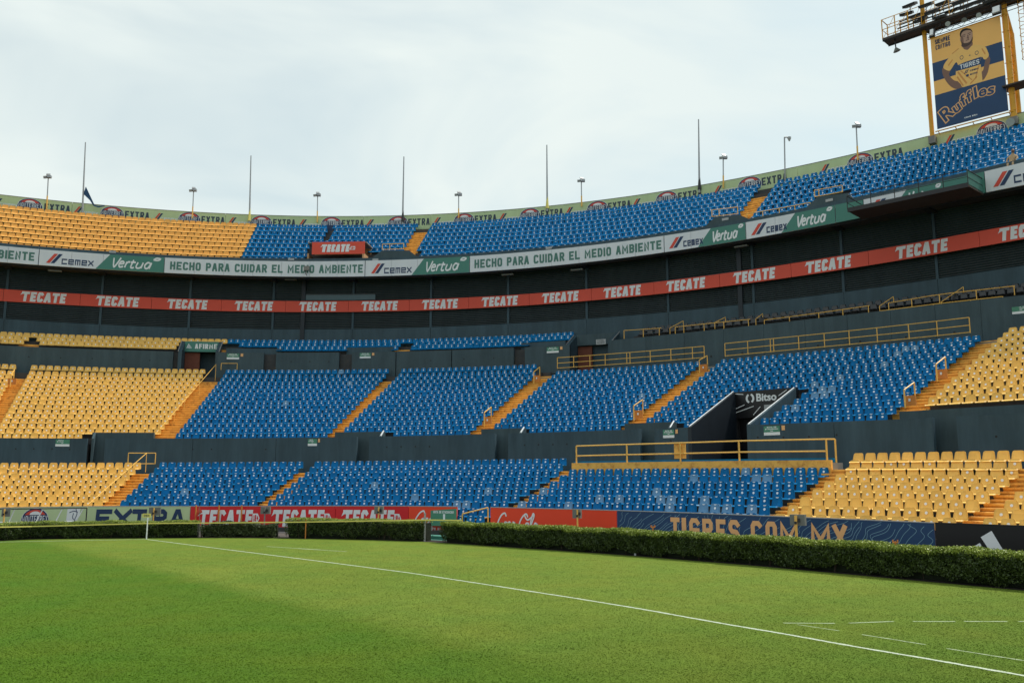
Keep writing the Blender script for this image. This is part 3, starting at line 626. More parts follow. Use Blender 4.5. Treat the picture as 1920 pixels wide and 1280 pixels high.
mb = MB(); sweep(mb, s0_, s1_, add(fo, -.01), add(fo, .05), add(rtz, .12), add(rtz, .62), 1.); mb.build('teal_window_band', mat('teal_glass', (.05, .10, .12), .3), facade)
mb = MB(); sweep(mb, s0_, s1_, add(fo, -.03), add(fo, .05), add(rtz, .62), add(rtz, .70), 1.); mb.build('window_head', M['louvre'], facade)

# upper deck structure
upper_stand = thing('upper_stand', 'steep top tier of yellow and blue seats above the white banner', 'stand', V3(30, 24, 20))
u_boxes = [(S(583, wto, wtz), S(684, wto, wtz))]
Uh = [(S(575, *rowU(8)), S(784, *rowU(9))), (S(1322, *rowU(9)), S(1406, *rowU(9))), (S(1501, *rowU(9)), S(1598, *rowU(9)))]
terrace(upper_stand, rowU, list(range(1, 10)), S0, S1, 21.9, front=.55)
mb = MB(); sweep(mb, S0, S1, add(wto, .10), add(wto, .30), wbz, add(wtz, .30), 1.); mb.build('front_parapet', M['wall'], upper_stand)
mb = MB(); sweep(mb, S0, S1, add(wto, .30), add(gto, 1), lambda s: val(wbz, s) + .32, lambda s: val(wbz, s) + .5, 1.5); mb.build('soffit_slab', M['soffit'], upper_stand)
mb = MB(); sweep(mb, S0, S1, add(gto, .25), add(gto, .45), 22.2, add(gtz, -.05), 1.5); mb.build('rear_wall', M['conc2'], upper_stand)
for s in np.arange(S0, S1, 5.2):
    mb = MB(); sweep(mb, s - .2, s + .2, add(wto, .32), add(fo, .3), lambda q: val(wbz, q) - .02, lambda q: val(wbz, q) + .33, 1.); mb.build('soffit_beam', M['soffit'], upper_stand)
mb = MB(); sweep(mb, S0, S1, add(wto, .35), add(wto, .5), lambda q: val(wbz, q) - .10, lambda q: val(wbz, q) + .02, 1.5); mb.build('drip_edge', M['steel'], upper_stand)

# ================================================================== AISLE STEPS
STEP_MESH = {}
def flight(label, rowf, rows, s0_, s1_, sub=2, ext=.42):
    sm = (s0_ + s1_) / 2
    o_, z_ = rowf(rows[len(rows) // 2]); t = thing('stair_flight', label, 'steps', V3(sm, o_, float(z_(sm)) - SEAT_H), 'orange stair flights between the seats')
    fr = {id(rowU): .55, id(rowN): .26}.get(id(rowf), .62)
    for k, i in enumerate(rows):
        o1, z1 = rowf(i); of = float(o1(sm)) - fr; zt = float(z1(sm)) - SEAT_H
        if k + 1 < len(rows): on, zn = rowf(rows[k + 1]); zn = float(zn(sm)) - SEAT_H; onf = float(on(sm)) - fr
        else: zn = zt - .38; onf = of - 1.0
        for j in range(1 if (k + 1 == len(rows) and rowf is not rowL) else sub):
            # step j sits in front of row i's edge, on the tread of the row below
            if j == 0:
                a0 = of - .03; a1 = of + .6; top = zt + .012
            else:
                a0 = of - (of - onf) * .48; a1 = of; top = zn + (zt - zn) * .5
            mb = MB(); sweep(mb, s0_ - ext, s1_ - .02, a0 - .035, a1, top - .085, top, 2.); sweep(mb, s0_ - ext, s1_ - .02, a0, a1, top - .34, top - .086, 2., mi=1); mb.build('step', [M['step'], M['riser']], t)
    return t
flight('wide orange stairs between yellow blocks at the far left edge', rowM, list(range(2, 17)), sM['a1l'] + .03, sM['a1r'] - .05)
flight('orange stairs dividing the yellow middle block from the blue one', rowM, list(range(2, 17)), sM['a2l'], sM['a2r'])
flight('narrow orange stairs below the plain wall panel, between two blue middle blocks', rowM, list(range(2, 16)), sM['a3l'], sM['a3r'])
flight('orange middle stairs ending at the left end of the long walkway rail', rowM, list(range(2, 16)), sM['a4l'], sM['a4r'])
flight('orange middle stairs rising through the gap between the two walkway rails', rowM, list(range(3, 16)), sM['a5l'], sM['a5r'])
flight('wide orange stairs between blue and yellow middle blocks on the right', rowM, list(range(2, 15)), sM['a6l'], sM['a6r'])
sL = dict(b1l=12.812, b1r=13.967, b2l=24.244, b2r=24.971, b3l=43.478, b3r=44.091, b4l=60.223, b4r=61.01, b5l=68.727, b5r=69.543)
flight('orange stairs with a long diagonal handrail in the lowest tier', rowL, list(range(1, 10)), sL['b1l'], sL['b1r'])
flight('orange stairs between the two left blue blocks of the lowest tier', rowL, list(range(1, 10)), sL['b2l'], sL['b2r'])
flight('orange stairs left of the yellow walkway wall in the lowest tier', rowL, list(range(1, 11)), sL['b3l'], sL['b3r'])
flight('orange stairs between blue and yellow seats above the navy board', rowL, list(range(1, 10)), sL['b4l'], sL['b4r'])
flight('orange stairs at the right edge above the black board', rowL, list(range(1, 10)), sL['b5l'], sL['b5r'])
U3 = (24.65, 25.55); U4 = (46.65, 47.6)
flight('orange stairs in the top tier right of the red kiosk', rowU, list(range(2, 9)), *U3)
flight('orange stairs in the top tier above the grey ramp wall on the right', rowU, list(range(3, 9)), *U4)
NA = [(S(52, *rowN(2)), S(76, *rowN(2))), (S(747, *rowN(2)), S(771, *rowN(2))), (S(428, *rowN(2)), S(447, *rowN(2)))]
flight('short orange steps in the small upper strip, far left', rowN, [2, 3], *NA[0])
flight('short orange steps in the small upper strip between blue seats', rowN, [2, 3], *NA[1])
flight('short orange steps right of the green entrance sign', rowN, [2, 3], *NA[2])

# ================================================================== SEATS
def seat_parts():
    """moulded seat: local x along the row, y away from the field, z up from the tread"""
    bk = MB(); prof = [(.36, .265, -.02, .0), (.42, .272, .0, .016), (.55, .258, .03, .028), (.68, .238, .055, .026), (.755, .222, .068, .018), (.785, .19, .072, .01), (.80, .14, .075, .0)]   # z, half width, y, hollow
    xs = (-1, -.62, 0, .62, 1); th = .03
    V = [];
    for z, hw, y, c in prof:
        for x in xs: V.append((x * hw, y + c * (1 - x * x) - (c if abs(x) == 1 else 0) * .6, z))
    nF = len(V); V += [(x, y + th, z) for x, y, z in V]; F = []
    R_, C_ = len(prof), len(xs)
    for r in range(R_ - 1):
        for c in range(C_ - 1):
            a = r * C_ + c; F.append((a, a + 1, a + C_ + 1, a + C_)); F.append((nF + a, nF + a + C_, nF + a + C_ + 1, nF + a + 1))
        for a in (r * C_, r * C_ + C_ - 1): F.append((a, a + C_, nF + a + C_, nF + a))
    for c in range(C_ - 1): a = (R_ - 1) * C_ + c; F.append((a, a + 1, nF + a + 1, nF + a)); F.append((c + 1, c, nF + c, nF + c + 1))
    bk.addv(V, F)
    st = MB(); V = []; prof = [(-.015, .268, .375), (-.14, .275, .36), (-.30, .272, .38), (-.39, .26, .385), (-.42, .25, .335)]
    for y, hw, z in prof:
        for x in (-1, -.5, 0, .5, 1): V.append((x * hw, y, z - .02 * (1 - x * x) * (1 if y > -.35 else 0)))
    nF = len(V); V += [(x, y + (.012 if y < -.4 else 0), z - .028) for x, y, z in V]; F = []; R_, C_ = 5, 5
    for r in range(R_ - 1):
        for c in range(C_ - 1):
            a = r * C_ + c; F.append((a, a + C_, a + C_ + 1, a + 1)); F.append((nF + a, nF + a + 1, nF + a + C_ + 1, nF + a + C_))
        for a in (r * C_, r * C_ + C_ - 1): F.append((a, a + C_, nF + a + C_, nF + a))
    for c in range(C_ - 1): a = (R_ - 1) * C_ + c; F.append((a, a + 1, nF + a + 1, nF + a))
    st.addv(V, F)
    sk = MB(); n_ = 10; sk.addv([(.058 * math.cos(2 * math.pi * k / n_), 0, .60 + .058 * math.sin(2 * math.pi * k / n_)) for k in range(n_)], [tuple(range(n_))])
    sk.v = [(x, .040 - .012 + (z - .6) * .22, z) for x, y, z in sk.v]
    top = MB(); top.addv([(-.085, .060, .775), (.085, .060, .775), (.04, .050, .738), (-.04, .050, .738)], [(0, 1, 2, 3)])
    leg = MB(); leg.box((0, -.06, .17), .10, .035, .17)
    return bk, st, sk, top, leg
bk, st, sk, tp, lg = seat_parts()
def parts_mesh(lst, name, mats):
    mb = MB()
    for q, mi in lst: mb.addv(q.v, q.f, mi)
    me = bpy.data.meshes.new(name); me.from_pydata(mb.v, [], mb.f)
    for m in mats: me.materials.append(m)
    me.polygons.foreach_set('material_index', mb.m); me.polygons.foreach_set('use_smooth', [mi == 0 for mi in mb.m]); me.update(); return me
seats = []      # dict: col, block, row, k, K, s, off, z
PITCH_S = .6
def fill(block, rowf, rows, s0_, s1_, col, skip=lambda i, s: False, miss=.0, phase=.3):
    for i in rows:
        of, zf = rowf(i); sm = (s0_ + s1_) / 2
        a = float(hd(s1_) - hd(s0_)); lenf = 1 + float(of(sm)) * (a / (s1_ - s0_)) * -1    # arc length factor at this offset
        lenf = abs(1 - float(of(sm)) * a / (s1_ - s0_))
        L_ = (s1_ - s0_) * lenf; K = max(1, int(round(L_ / PITCH_S)))
        for k in range(K):
            s = s0_ + (k + .5) * (s1_ - s0_) / K
            if skip(i, s): continue
            seats.append(dict(col=col, block=block, row=i, k=k, K=K, s=s + random.uniform(-.006, .006), off=float(of(s)), z=float(zf(s)) - SEAT_H))
def skM(i, s):
    for a, b_ in holesM(i):
        if a - .28 < s < b_ + .28: return True
    if LB - .45 < s < RB + .5 and i >= tL - .6: return True
    return False
rM = list(range(1, 17))
fill('ML0', rowM, rM, S0, sM['a1l'], 'yellow', skM)
fill('ML1', rowM, rM, sM['a1r'], sM['a2l'], 'yellow', skM)
fill('MB1', rowM, rM, sM['a2r'], sM['a3l'], 'blue', skM)
fill('MB2', rowM, rM, sM['a3r'], sM['a4l'], 'blue', skM)
fill('MB3', rowM, rM[2:], sM['a4r'], sM['a5l'], 'blue', skM)
fill('MB4', rowM, rM[2:], sM['a5r'], sM['a6l'], 'blue', skM)
fill('MY1', rowM, list(range(2, 15)), sM['a6r'], 74, 'yellow', skM)
def skL(i, s): return (i <= 2 and SRL - .3 < s < SRR + .2) or (i >= 10 and not (STGAP[0] - 2 < s < STGAP[1] + 1))
rL = list(range(1, 11))
fill('LY0', rowL, rL, S0, sL['b1l'], 'yellow', skL)
fill('LB1', rowL, rL, sL['b1r'], sL['b2l'], 'blue', skL)
fill('LB2', rowL, rL, sL['b2r'], sL['b3l'], 'blue', skL)
fill('LB3', rowL, rL, sL['b3r'], sL['b4l'], 'blue', skL)
fill('LY1', rowL, rL, sL['b4r'], sL['b5l'], 'yellow', skL)
fill('LY2', rowL, rL, sL['b5r'], 78, 'yellow', skL)
def skN(i, s): return any(a < s < b_ for a, b_ in NA if i >= 2) or (i >= 2 and AF[0] - .5 < s < AF[1] + .5) or (i == 3 and (S(421, mpo, mpz) < s < S(520, mpo, mpz) or S(646, mpo, mpz) < s < S(734, mpo, mpz) or s > S(985, mpo, mpz) and s < S(1056, mpo, mpz)))
sN = S(427, *rowN(1))
fill('NY', rowN, [1, 2, 3], S0, sN, 'yellow', skN); fill('NB', rowN, [1, 2, 3], sN, GV[0] - .25, 'blue', skN)
def skU(i, s):
    x, y = proj(pos(s, *rowU(i)))
    if i >= 7 and 574 < x < 696: return True
    if i >= 6 and 584 < x < 684: return True
    if i >= 8 and 690 < x < 784: return True
    if i >= 9 and (1318 < x < 1406 or 1500 < x < 1602): return True
    if i >= 8 and (1334 < x < 1392 or 1522 < x < 1592): return True
    if i >= 7 and (1535 < x < 1590): return True
    return abs(s - 18.95) < .12
fill('UY', rowU, list(range(1, 10)), S0, 14.2, 'yellow', skU); fill('UB1', rowU, list(range(1, 10)), 14.2, U3[0], 'blue', skU)
fill('UB2', rowU, list(range(1, 10)), U3[1], U4[0], 'blue', skU); fill('UB3', rowU, list(range(1, 10)), U4[1], 76, 'blue', skU)
fill('V', rowV, [1, 2], SV0 + 1.6, 74, 'black', lambda i, s: False)
# attributes seen in the photo: worn pale seats, stickers lost here and there
pale_px = [(539, 757), (654, 719), (640, 694), (1120, 939), (909, 917), (1061, 940), (1167, 940), (1238, 920), (1245, 938), (1257, 943), (1342, 945), (1393, 883), (1250, 945), (1292, 896), (1321, 944), (1200, 743), (1485, 770), (1535, 720), (1545, 730), (1560, 725), (1543, 735), (1528, 745), (1573, 711), (1655, 688), (1695, 654), (1715, 653), (1684, 665), (1408, 947), (1024, 923), (974, 944), (870, 948), (855, 943), (780, 935), (707, 906), (350, 922), (1426, 895), (1446, 895), (1326, 947), (1360, 955), (1655, 688)]
for d in seats:
    c = V3(d['s'], d['off'] - .0, d['z'] + .6); d['px'], d['py'] = [float(q) for q in proj(c)]; d['D'] = c.y
    a = float(hd(d['s'])); nrm = Vector((math.sin(a), -math.cos(a), 0)); d['size'] = abs(nrm.dot(c.normalized())) / c.y / c.y
    d['pale'] = False; d['stk'] = random.random() > (.08 if d['col'] == 'blue' else .1)
    if d['block'] in ('UY', 'UB1', 'UB2', 'UB3'): d['stk'] = d['col'] == 'blue' and random.random() > .06
    if d['block'] == 'LB3' and d['row'] == 4: d['stk'] = random.random() > .7
    if d['block'] in ('LB1', 'LB2') and d['row'] in (1, 4, 7): d['stk'] = random.random() > .45
    if d['block'] == 'LY1' and d['row'] in (1, 2, 3, 7): d['stk'] = random.random() > .75
    d['gone'] = False
bl = [d for d in seats if d['col'] == 'blue']
for px, py in pale_px:
    q = min(bl, key=lambda d: (d['px'] - px) ** 2 + (d['py'] - py) ** 2)
    if (q['px'] - px) ** 2 + (q['py'] - py) ** 2 < 250: q['pale'] = True
MESHES = {}
for col in ('blue', 'yellow', 'black', 'fade'):
    MESHES[col] = (parts_mesh([(bk, 0)], 'backrest_' + col, [M[col]]), parts_mesh([(st, 0)], 'seat_pan_' + col, [M[col]]))
MESHES['stk'] = parts_mesh([(sk, 0)], 'number_sticker', [M['sticker']]); MESHES['leg'] = parts_mesh([(lg, 0)], 'bracket', [M['steel']]); MESHES['tp'] = parts_mesh([(tp, 0)], 'top_mark', [M['sticker']])
MESHES['blackone'] = parts_mesh([(bk, 0), (st, 0)], 'black_seat', [M['black']])
BLK = {'ML0': 'upper yellow block at the left edge', 'ML1': 'large yellow middle block on the left', 'MB1': 'first blue middle block beside the yellow', 'MB2': 'second blue middle block', 'MB3': 'block under the left walkway rail',
       'MB4': 'block around the black-signed entrance', 'MY1': 'yellow middle block on the right', 'LY0': 'left yellow block, lowest tier', 'LB1': 'lowest blue block beside the yellow', 'LB2': 'blue block above the red boards', 'LB3': 'block below the yellow walkway wall',
       'LY1': 'yellow block above the navy board', 'LY2': 'yellow block above the black board'}
def seat_label(d):
    lo = d['block'][0] == 'L'; fromtop = d['row'] - (2 if d['block'] in ('MB3', 'MB4') else 2 if d['block'] == 'LB3' else 1 if d['block'] == 'MY1' else 0)
    k = d['k'] + 1; side = 'left'
    if k > d['K'] / 2: k = d['K'] - d['k']; side = 'right'
    kk = ORD[min(k, 35)]
    c = 'faded' if d['pale'] else d['col']
    return f"{c} seat, {ORD[fromtop]} row down, {kk} from {side} end, {BLK[d['block']]}"
def visible(d): return -15 < d['px'] < 1935 and -20 < d['py'] < 1010
for col in ('blue', 'yellow'):
    cand = [d for d in seats if d['col'] == col and visible(d) and d['block'] in BLK and not (d['block'][0] == 'L' and d['row'] >= 9)]
    cand.sort(key=lambda d: -d['size'])
    for d in cand[:300]: d['ind'] = True
for d in seats:
    if not d.get('ind') and d['col'] != 'black': continue
    if d['col'] == 'black' and not visible(d): continue
    p = V3(d['s'], d['off'], d['z']); rz = float(hd(d['s'])) + random.uniform(-.02, .02)
    if d['col'] == 'black':
        o = bpy.data.objects.new('black_stadium_chair', MESHES['blackone']); COL.objects.link(o); o.location = p; o.rotation_euler = (R(random.uniform(-3, 3)), 0, rz)
        k = d['k'] + 1; where = 'from the left end' if k < d['K'] / 2 else 'from the right end'
        if k >= d['K'] / 2: k = d['K'] - d['k']
        tag(o, f"glossy black seat, {ORD[min(k, 35)]} {where}, {'rear' if d['row'] == 1 else 'front'} row, upper right terrace", 'seat', 'black seats on the upper right terrace'); continue
    kind = 'fade' if d['pale'] else d['col']
    t = thing(d['col'] + '_stadium_chair', seat_label(d), 'seat', p, f"{d['col']} stadium seats"); t.rotation_euler = (0, 0, rz)
    for nm, me in (('backrest', MESHES[kind][0]), ('seat_pan', MESHES[kind][1])) + ((('number_sticker', MESHES['stk']),) if d['stk'] else ()) + ((('crest_mark', MESHES['tp']),) if d['col'] == 'blue' else ()):
        o = bpy.data.objects.new(nm, me); COL.objects.link(o); o.parent = t
# everything smaller: one mesh per colour
def mass(col, name, label):
    ds = [d for d in seats if d['col'] == col and not d.get('ind') and -90 < d['px'] < 2080]
    base = [(bk, 0), (st, 0)]
    bv = np.array(bk.v + st.v); nb = len(bk.v); bf = list(bk.f) + [tuple(i + nb for i in f) for f in st.f]
    sv = np.array(sk.v); tv = np.array(tp.v)
    V = []; FL = []; MI = []; cnt = 0; f4 = [f for f in bf if len(f) == 4]; fa_ = np.array(f4)
    loops = []; tot = []
    for d in ds:
        a = float(hd(d['s'])) + random.gauss(0, .025); d['z'] += random.uniform(-.008, .008); c_, s_ = math.cos(a), math.sin(a); p = np.array(V3(d['s'], d['off'], d['z']))
        Rm = np.array([[c_, s_, 0], [-s_, c_, 0], [0, 0, 1]])
        up_ = d['block'][0] in 'UN'; bb = bv * np.array([1.13, .8, 1]) if up_ else bv
        V.append(bb @ Rm + p); loops.append((fa_ + cnt).ravel()); tot.append(np.full(len(fa_), 4)); MI.append(np.full(len(fa_), 2 if d['pale'] else 3 if d['block'][0] == 'U' and col == 'yellow' else 0)); cnt += len(bv)
        if d['stk']:
            V.append(sv @ Rm + p); loops.append(np.arange(len(sv)) + cnt); tot.append(np.array([len(sv)])); MI.append(np.array([1])); cnt += len(sv)
        if col == 'blue':
            V.append(tv @ Rm + p); loops.append(np.arange(4) + cnt); tot.append(np.array([4])); MI.append(np.array([1])); cnt += 4
    V = np.concatenate(V); loops = np.concatenate(loops); tot = np.concatenate(tot); MI = np.concatenate(MI)
    me = bpy.data.meshes.new(name); me.vertices.add(len(V)); me.vertices.foreach_set('co', V.ravel()); me.loops.add(len(loops)); me.loops.foreach_set('vertex_index', loops.astype(np.int32))
    me.polygons.add(len(tot)); me.polygons.foreach_set('loop_start', np.concatenate([[0], np.cumsum(tot)[:-1]]).astype(np.int32)); me.polygons.foreach_set('loop_total', tot.astype(np.int32))
    me.polygons.foreach_set('material_index', MI.astype(np.int32)); me.update(calc_edges=True); me.validate()
    for m in (M[col], M['sticker'], M['fade'], M['deepyellow']): me.materials.append(m)
    o = bpy.data.objects.new(name, me); COL.objects.link(o); tag(o, label, col + ' seats', kind='stuff'); return len(ds)
mass('blue', 'blue_seats', 'the many smaller blue plastic seats filling the farther rows of all tiers')
mass('yellow', 'yellow_seats', 'the many smaller yellow plastic seats filling the farther rows of all tiers')

# ================================================================== BANNERS
def slash(mb, fmap, x, y0, h, w_, shear, mats=(0, 1), lift=.012):
    for k in (0, 1):
        x0 = x + k * w_ * 1.25
        mb.addv([fmap(a, b_, lift) for a, b_ in ((x0, y0), (x0 + w_, y0), (x0 + w_ + shear, y0 + h), (x0 + shear, y0 + h))], [(0, 1, 2, 3)], mats[k])
def curve_strokes(mb, pts_list, w_, fmap, lift, mi=0, steps=5):
    """smooth catmull-rom strokes"""
    for j, P in enumerate(pts_list):
        P = [Vector(p) for p in P]; Q = []
        for i in range(len(P) - 1):
            a = P[max(i - 1, 0)]; b_ = P[i]; c_ = P[i + 1]; d_ = P[min(i + 2, len(P) - 1)]
            for k in range(steps):
                t = k / steps; Q.append(.5 * ((2 * b_) + (c_ - a) * t + (2 * a - 5 * b_ + 4 * c_ - d_) * t * t + (3 * b_ - a - 3 * c_ + d_) * t ** 3))
        Q.append(P[-1]); put(mb, [([tuple(p) for p in q], j) for q in stroke_poly(Q, w_)], fmap, lift, mi)
VERTUA = [[(0, .95), (.14, .0), (.42, 1.)], [(.42, .36), (.66, .42), (.62, .62), (.48, .60), (.40, .30), (.48, .03), (.68, .10)], [(.84, .62), (.78, .0)], [(.82, .42), (.92, .60), (1.04, .60)], [(1.22, .85), (1.14, .12), (1.22, .0), (1.34, .04)], [(1.08, .60), (1.38, .60)],
          [(1.52, .62), (1.46, .15), (1.58, .0), (1.76, .12), (1.84, .62)], [(1.84, .62), (1.78, 0)], [(2.30, .55), (2.12, .64), (1.98, .35), (2.04, .04), (2.20, .06), (2.32, .50)], [(2.36, .64), (2.28, .0)]]
def scaled(P, x, y, sx, sy, shear=0.): return [[(x + (a + shear * b_) * sx, y + b_ * sy) for a, b_ in st_] for st_ in P]
bo = lambda s: float(wto(s)) - .02
def fascia(pa, pb, label, kind, green_from=None, txt=None):
    s0_, s1_ = S(pa, wto, wtz), S(pb, wto, wtz); kf = afac((s0_ + s1_) / 2, wto); L_ = (s1_ - s0_) * kf
    t = thing('fascia_banner', label, 'banner', V3(s0_, bo(s0_), float(wbz(s0_))), 'white and green banners along the upper fascia')
    fmap = bandmap(s0_, lambda s: float(wto(s)) - .04, wbz, wtz, kf)
    k = max(1, round(L_ / 2.6)); c = np.linspace(0, L_, k + 1)
    base = M['vert'] if kind == 'green' else M['banner']
    for a, b_ in zip(c[:-1], c[1:]):
        mb = MB(); sweep(mb, s0_ + a / kf + .008, s0_ + b_ / kf - .008, add(wto, -.04), add(wto, .09), wbz, wtz, .7); mb.build('vinyl_panel', base, t)
    if green_from is not None:
        g0 = (S(green_from, wto, wtz) - s0_) * kf; mb = MB(); n_ = 8
        xs = np.linspace(g0, L_, n_ + 1)
        mb.addv([fmap(g0 - 1.15, 0, .006), fmap(g0, 0, .006), fmap(g0, 1, .006)], [(0, 1, 2)])
        for a, b_ in zip(xs[:-1], xs[1:]): mb.addv([fmap(a, 0, .006), fmap(b_, 0, .006), fmap(b_, 1, .006), fmap(a, 1, .006)], [(0, 1, 2, 3)])
        mb.build('green_print', M['vert'], t)
        mb = MB(); wv = (L_ - g0); curve_strokes(mb, scaled(VERTUA, g0 + wv * .04, .20, wv * .30, .62, .12), .115, lambda u, v, l_: fmap(u, v, l_), .014)
        curve_strokes(mb, [[(g0 + wv * .80, .80), (g0 + wv * .86, .92), (g0 + wv * .93, .88), (g0 + wv * .88, .78), (g0 + wv * .80, .80)]], .10, fmap, .014)
        mb.build('script_lettering', M['white'], t)
        mb = MB(); x0 = g0 * .10; slash(mb, fmap, x0, .17, .62, .30, .62); mb.build('slash_logo', [M['redp'], M['navy']], t)
        mb = MB(); put(mb, text2d('qemex'.replace('x', 'X'), x0 + 1.25, .15, min(2.6, g0 - x0 - 1.95), .36, .085, .22), fmap, .014); mb.build('lettering', M['navy'], t)
    if kind == 'slash':
        mb = MB(); x0 = .45; slash(mb, fmap, x0, .17, .62, .30, .62); mb.build('slash_logo', [M['redp'], M['navy']], t)
        mb = MB(); put(mb, text2d('qemeX', x0 + 1.25, .15, 2.6, .36, .085, .22), fmap, .014); mb.build('lettering', M['navy'], t)
    if txt:
        mb = MB(); a, b_, body = txt; u0 = (S(a, wto, wtz) - s0_) * kf; u1 = (S(b_, wto, wtz) - s0_) * kf
        # true stroke weight in metres: scale v by band height
        H_ = 1.42; f2 = lambda u, v, l_: fmap(u, v / H_, l_)
        put(mb, text2d(body, u0, .32, u1 - u0, .76, .165, .22), f2, .014); mb.build('lettering', M['gtext'], t)
    return t
fascia(-230, 73.5, 'white banner with green capitals ending in BIENTE at the left edge', 'text', txt=(-225, 66, 'CUIDAR EL MEDIO AMBIENTE'))
fascia(74.5, 308.5, 'leftmost white and green banner with red and navy slashes and script word', 'pair', 207)
fascia(309.5, 684.5, 'white banner with long green capitals under the left seats and the red kiosk', 'text', txt=(320, 681, 'HECHO PARA CUIDAR EL MEDIO AMBIENTE'))
fascia(685.5, 880.5, 'white and green script banner just right of the red kiosk', 'pair', 795)
fascia(881.5, 1244.5, 'white banner with long green capitals beneath the central blue seats', 'text', txt=(890, 1240, 'HECHO PARA CUIDAR EL MEDIO AMBIENTE'))
fascia(1245.5, 1397.5, 'white and green script banner left of the wall joint on the right', 'pair', 1333)
fascia(1398.5, 1565, 'white and green script banner immediately left of the plain green panel', 'pair', 1491)
fascia(1566, 1618, 'plain green banner panel left of the hanging steel catwalk', 'green')
fascia(1619, 1768, 'white and green script banner partly hidden behind the steel catwalk', 'pair', 1700)
fascia(1769, 1845, 'plain green banner panel behind the right half of the catwalk', 'green')
fascia(1846, 2020, 'white banner with red and navy slashes at the right edge below the seated man', 'slash')

# red ribbon
TB = [-150, 7.4, 151.4, 285, 415.7, 536.4, 653.9, 768, 879.3, 992.6, 1109.5, 1226.3, 1349.3, 1483, 1628, 1835.5, 2040]
TX = [None, (40, 123.5), (181, 260), (314.6, 388.4), (441, 511), (561.6, 630), (678.3, 745), (791.8, 857.7), (903.7, 970), (1016.7, 1083.7), (1131.8, 1200.5), (1249.7, 1320.8), (1375, 1452), (1510, 1594), (1679, 1775), (1872, 1975)]
TECW = [1.0, .82, .82, 1.0, 1.0, .82]
def tecate(mb, fmap, u0, u1, v0, v1, lift=.02, wt=None, H_=1.):
    """heavy slab capitals with a left serif on the first T"""
    h = (v1 - v0) * H_; t = wt or h * .24; f2 = lambda u, v, l_: fmap(u, v / H_, l_)
    put(mb, text2d('TECATE', u0, v0 * H_, u1 - u0, h, t, .14, .10, [1.15, .82, .85, 1.0, 1.0, .82]), f2, lift)
    put(mb, [([(u0 - .05 * h, v0 * H_ + h * .62), (u0 + .16 * h, v0 * H_ + h * .74), (u0 + .30 * h, v0 * H_ + h), (u0 + .08 * h, v0 * H_ + h * .86)], 0)], f2, lift + .003)
names = ['cut off by the left edge', 'leftmost with its whole word', 'second whole one from the left', 'third whole one from the left', 'fourth whole one from the left', 'below the left part of the red kiosk', 'below the right end of the red kiosk', 'below the central green script', 'eighth whole one from the left', 'ninth whole one from the left',
         'tenth whole one from the left', 'just left of the right wall joint', 'straddling the right wall joint', 'just right of the right wall joint', 'long panel under the steel catwalk', 'cut off by the right edge']
ro = add(rto, -.06)
for k in range(len(TB) - 1):
    s0_, s1_ = S(TB[k], rto, rtz) + .01, S(TB[k + 1], rto, rtz) - .01
    t = thing('ribbon_banner', f'red ribbon banner with white capitals, {names[k]}', 'banner', V3(s0_, ro, float(rbz(s0_))), 'red ribbon banners along the dark facade')
    mb = MB(); sweep(mb, s0_, s1_, ro, add(ro, .10), rbz, rtz, .7); mb.build('vinyl_panel', M['tecate'], t)
    kr = afac((s0_ + s1_) / 2, rto); fmap = bandmap(s0_, lambda s: float(ro(s)), rbz, rtz, kr)
    if TX[k]:
        mb = MB(); u0, u1 = (S(TX[k][0], rto, rtz) - s0_) * kr, (S(TX[k][1], rto, rtz) - s0_) * kr; tecate(mb, fmap, u0, u1, .10, .92, .014, .23, 1.08); mb.build('lettering', M['white'], t)
    mb = MB(); sweep(mb, s0_ + .3, s0_ + .38, add(ro, .1), add(fo, .1), add(rbz, .3), add(rbz, .38), 1.); mb.build('bracket', M['steel'], t)

# rim boards
RB_ = [-160, 135.7, 423, 682, 808, 1054, 1183, 1495, 1742.6, 2040]
LG = [57.4, 211.4, 356, 491, 622, 746.6, 870.4, 993.7, 1120, 1249.7, 1405, 1612, 1858]; EX = [108.4, 258, 400, 533.4, 661.7, 785.8, 910.5, 1034.6, 1161, 1293, 1451, 1665]; SL_ = [-2, 150, 300, 438, 570, 695.8, 821.4, 944.6, 1069, 1195, 1347.6, 1548, 1782]
rn = ['at the far left above the yellow seats', 'above the yellow seats behind the blue pennant', 'above the yellow and blue boundary', 'short one above the red kiosk', 'above the top left stairs', 'short one left of centre right', 'above the top right stairs', 'left of the floodlight tower', 'behind the floodlight tower']
RH = 2.1; rbot_z = add(gtz, -RH); H_ = RH
def monterrey(mb, fmap, u, top, rx, lift=.01):
    """round badge hung from `top`: 0 white rim, 1 red, 2 navy"""
    ry = rx * .74; vc = top - ry; t1 = top - .40 * rx; t0 = top - .82 * rx
    put(mb, [(arcpoly(u, vc, rx, ry, 0, 2 * math.pi, 28)[:-1], 0)], fmap, lift, 0)
    put(mb, [(arcpoly(u, vc, rx * .97, ry * .965, 0, 2 * math.pi, 28)[:-1], 0)], fmap, lift + .004, 2)
    a0 = math.asin((t1 - vc) / (ry * .86)); put(mb, [(arcpoly(u, vc, rx * .86, ry * .86, a0, math.pi - a0, 16), 0)], fmap, lift + .008, 1)
    put(mb, [(arcpoly(u, t1, rx * .40, rx * .20, 0, math.pi, 10), 0)], fmap, lift + .012, 0)
    put(mb, text2d('MONTERREY', u - rx * .90, t0, rx * 1.80, t1 - t0 - .05, rx * .042, .35), fmap, lift + .020, 0)
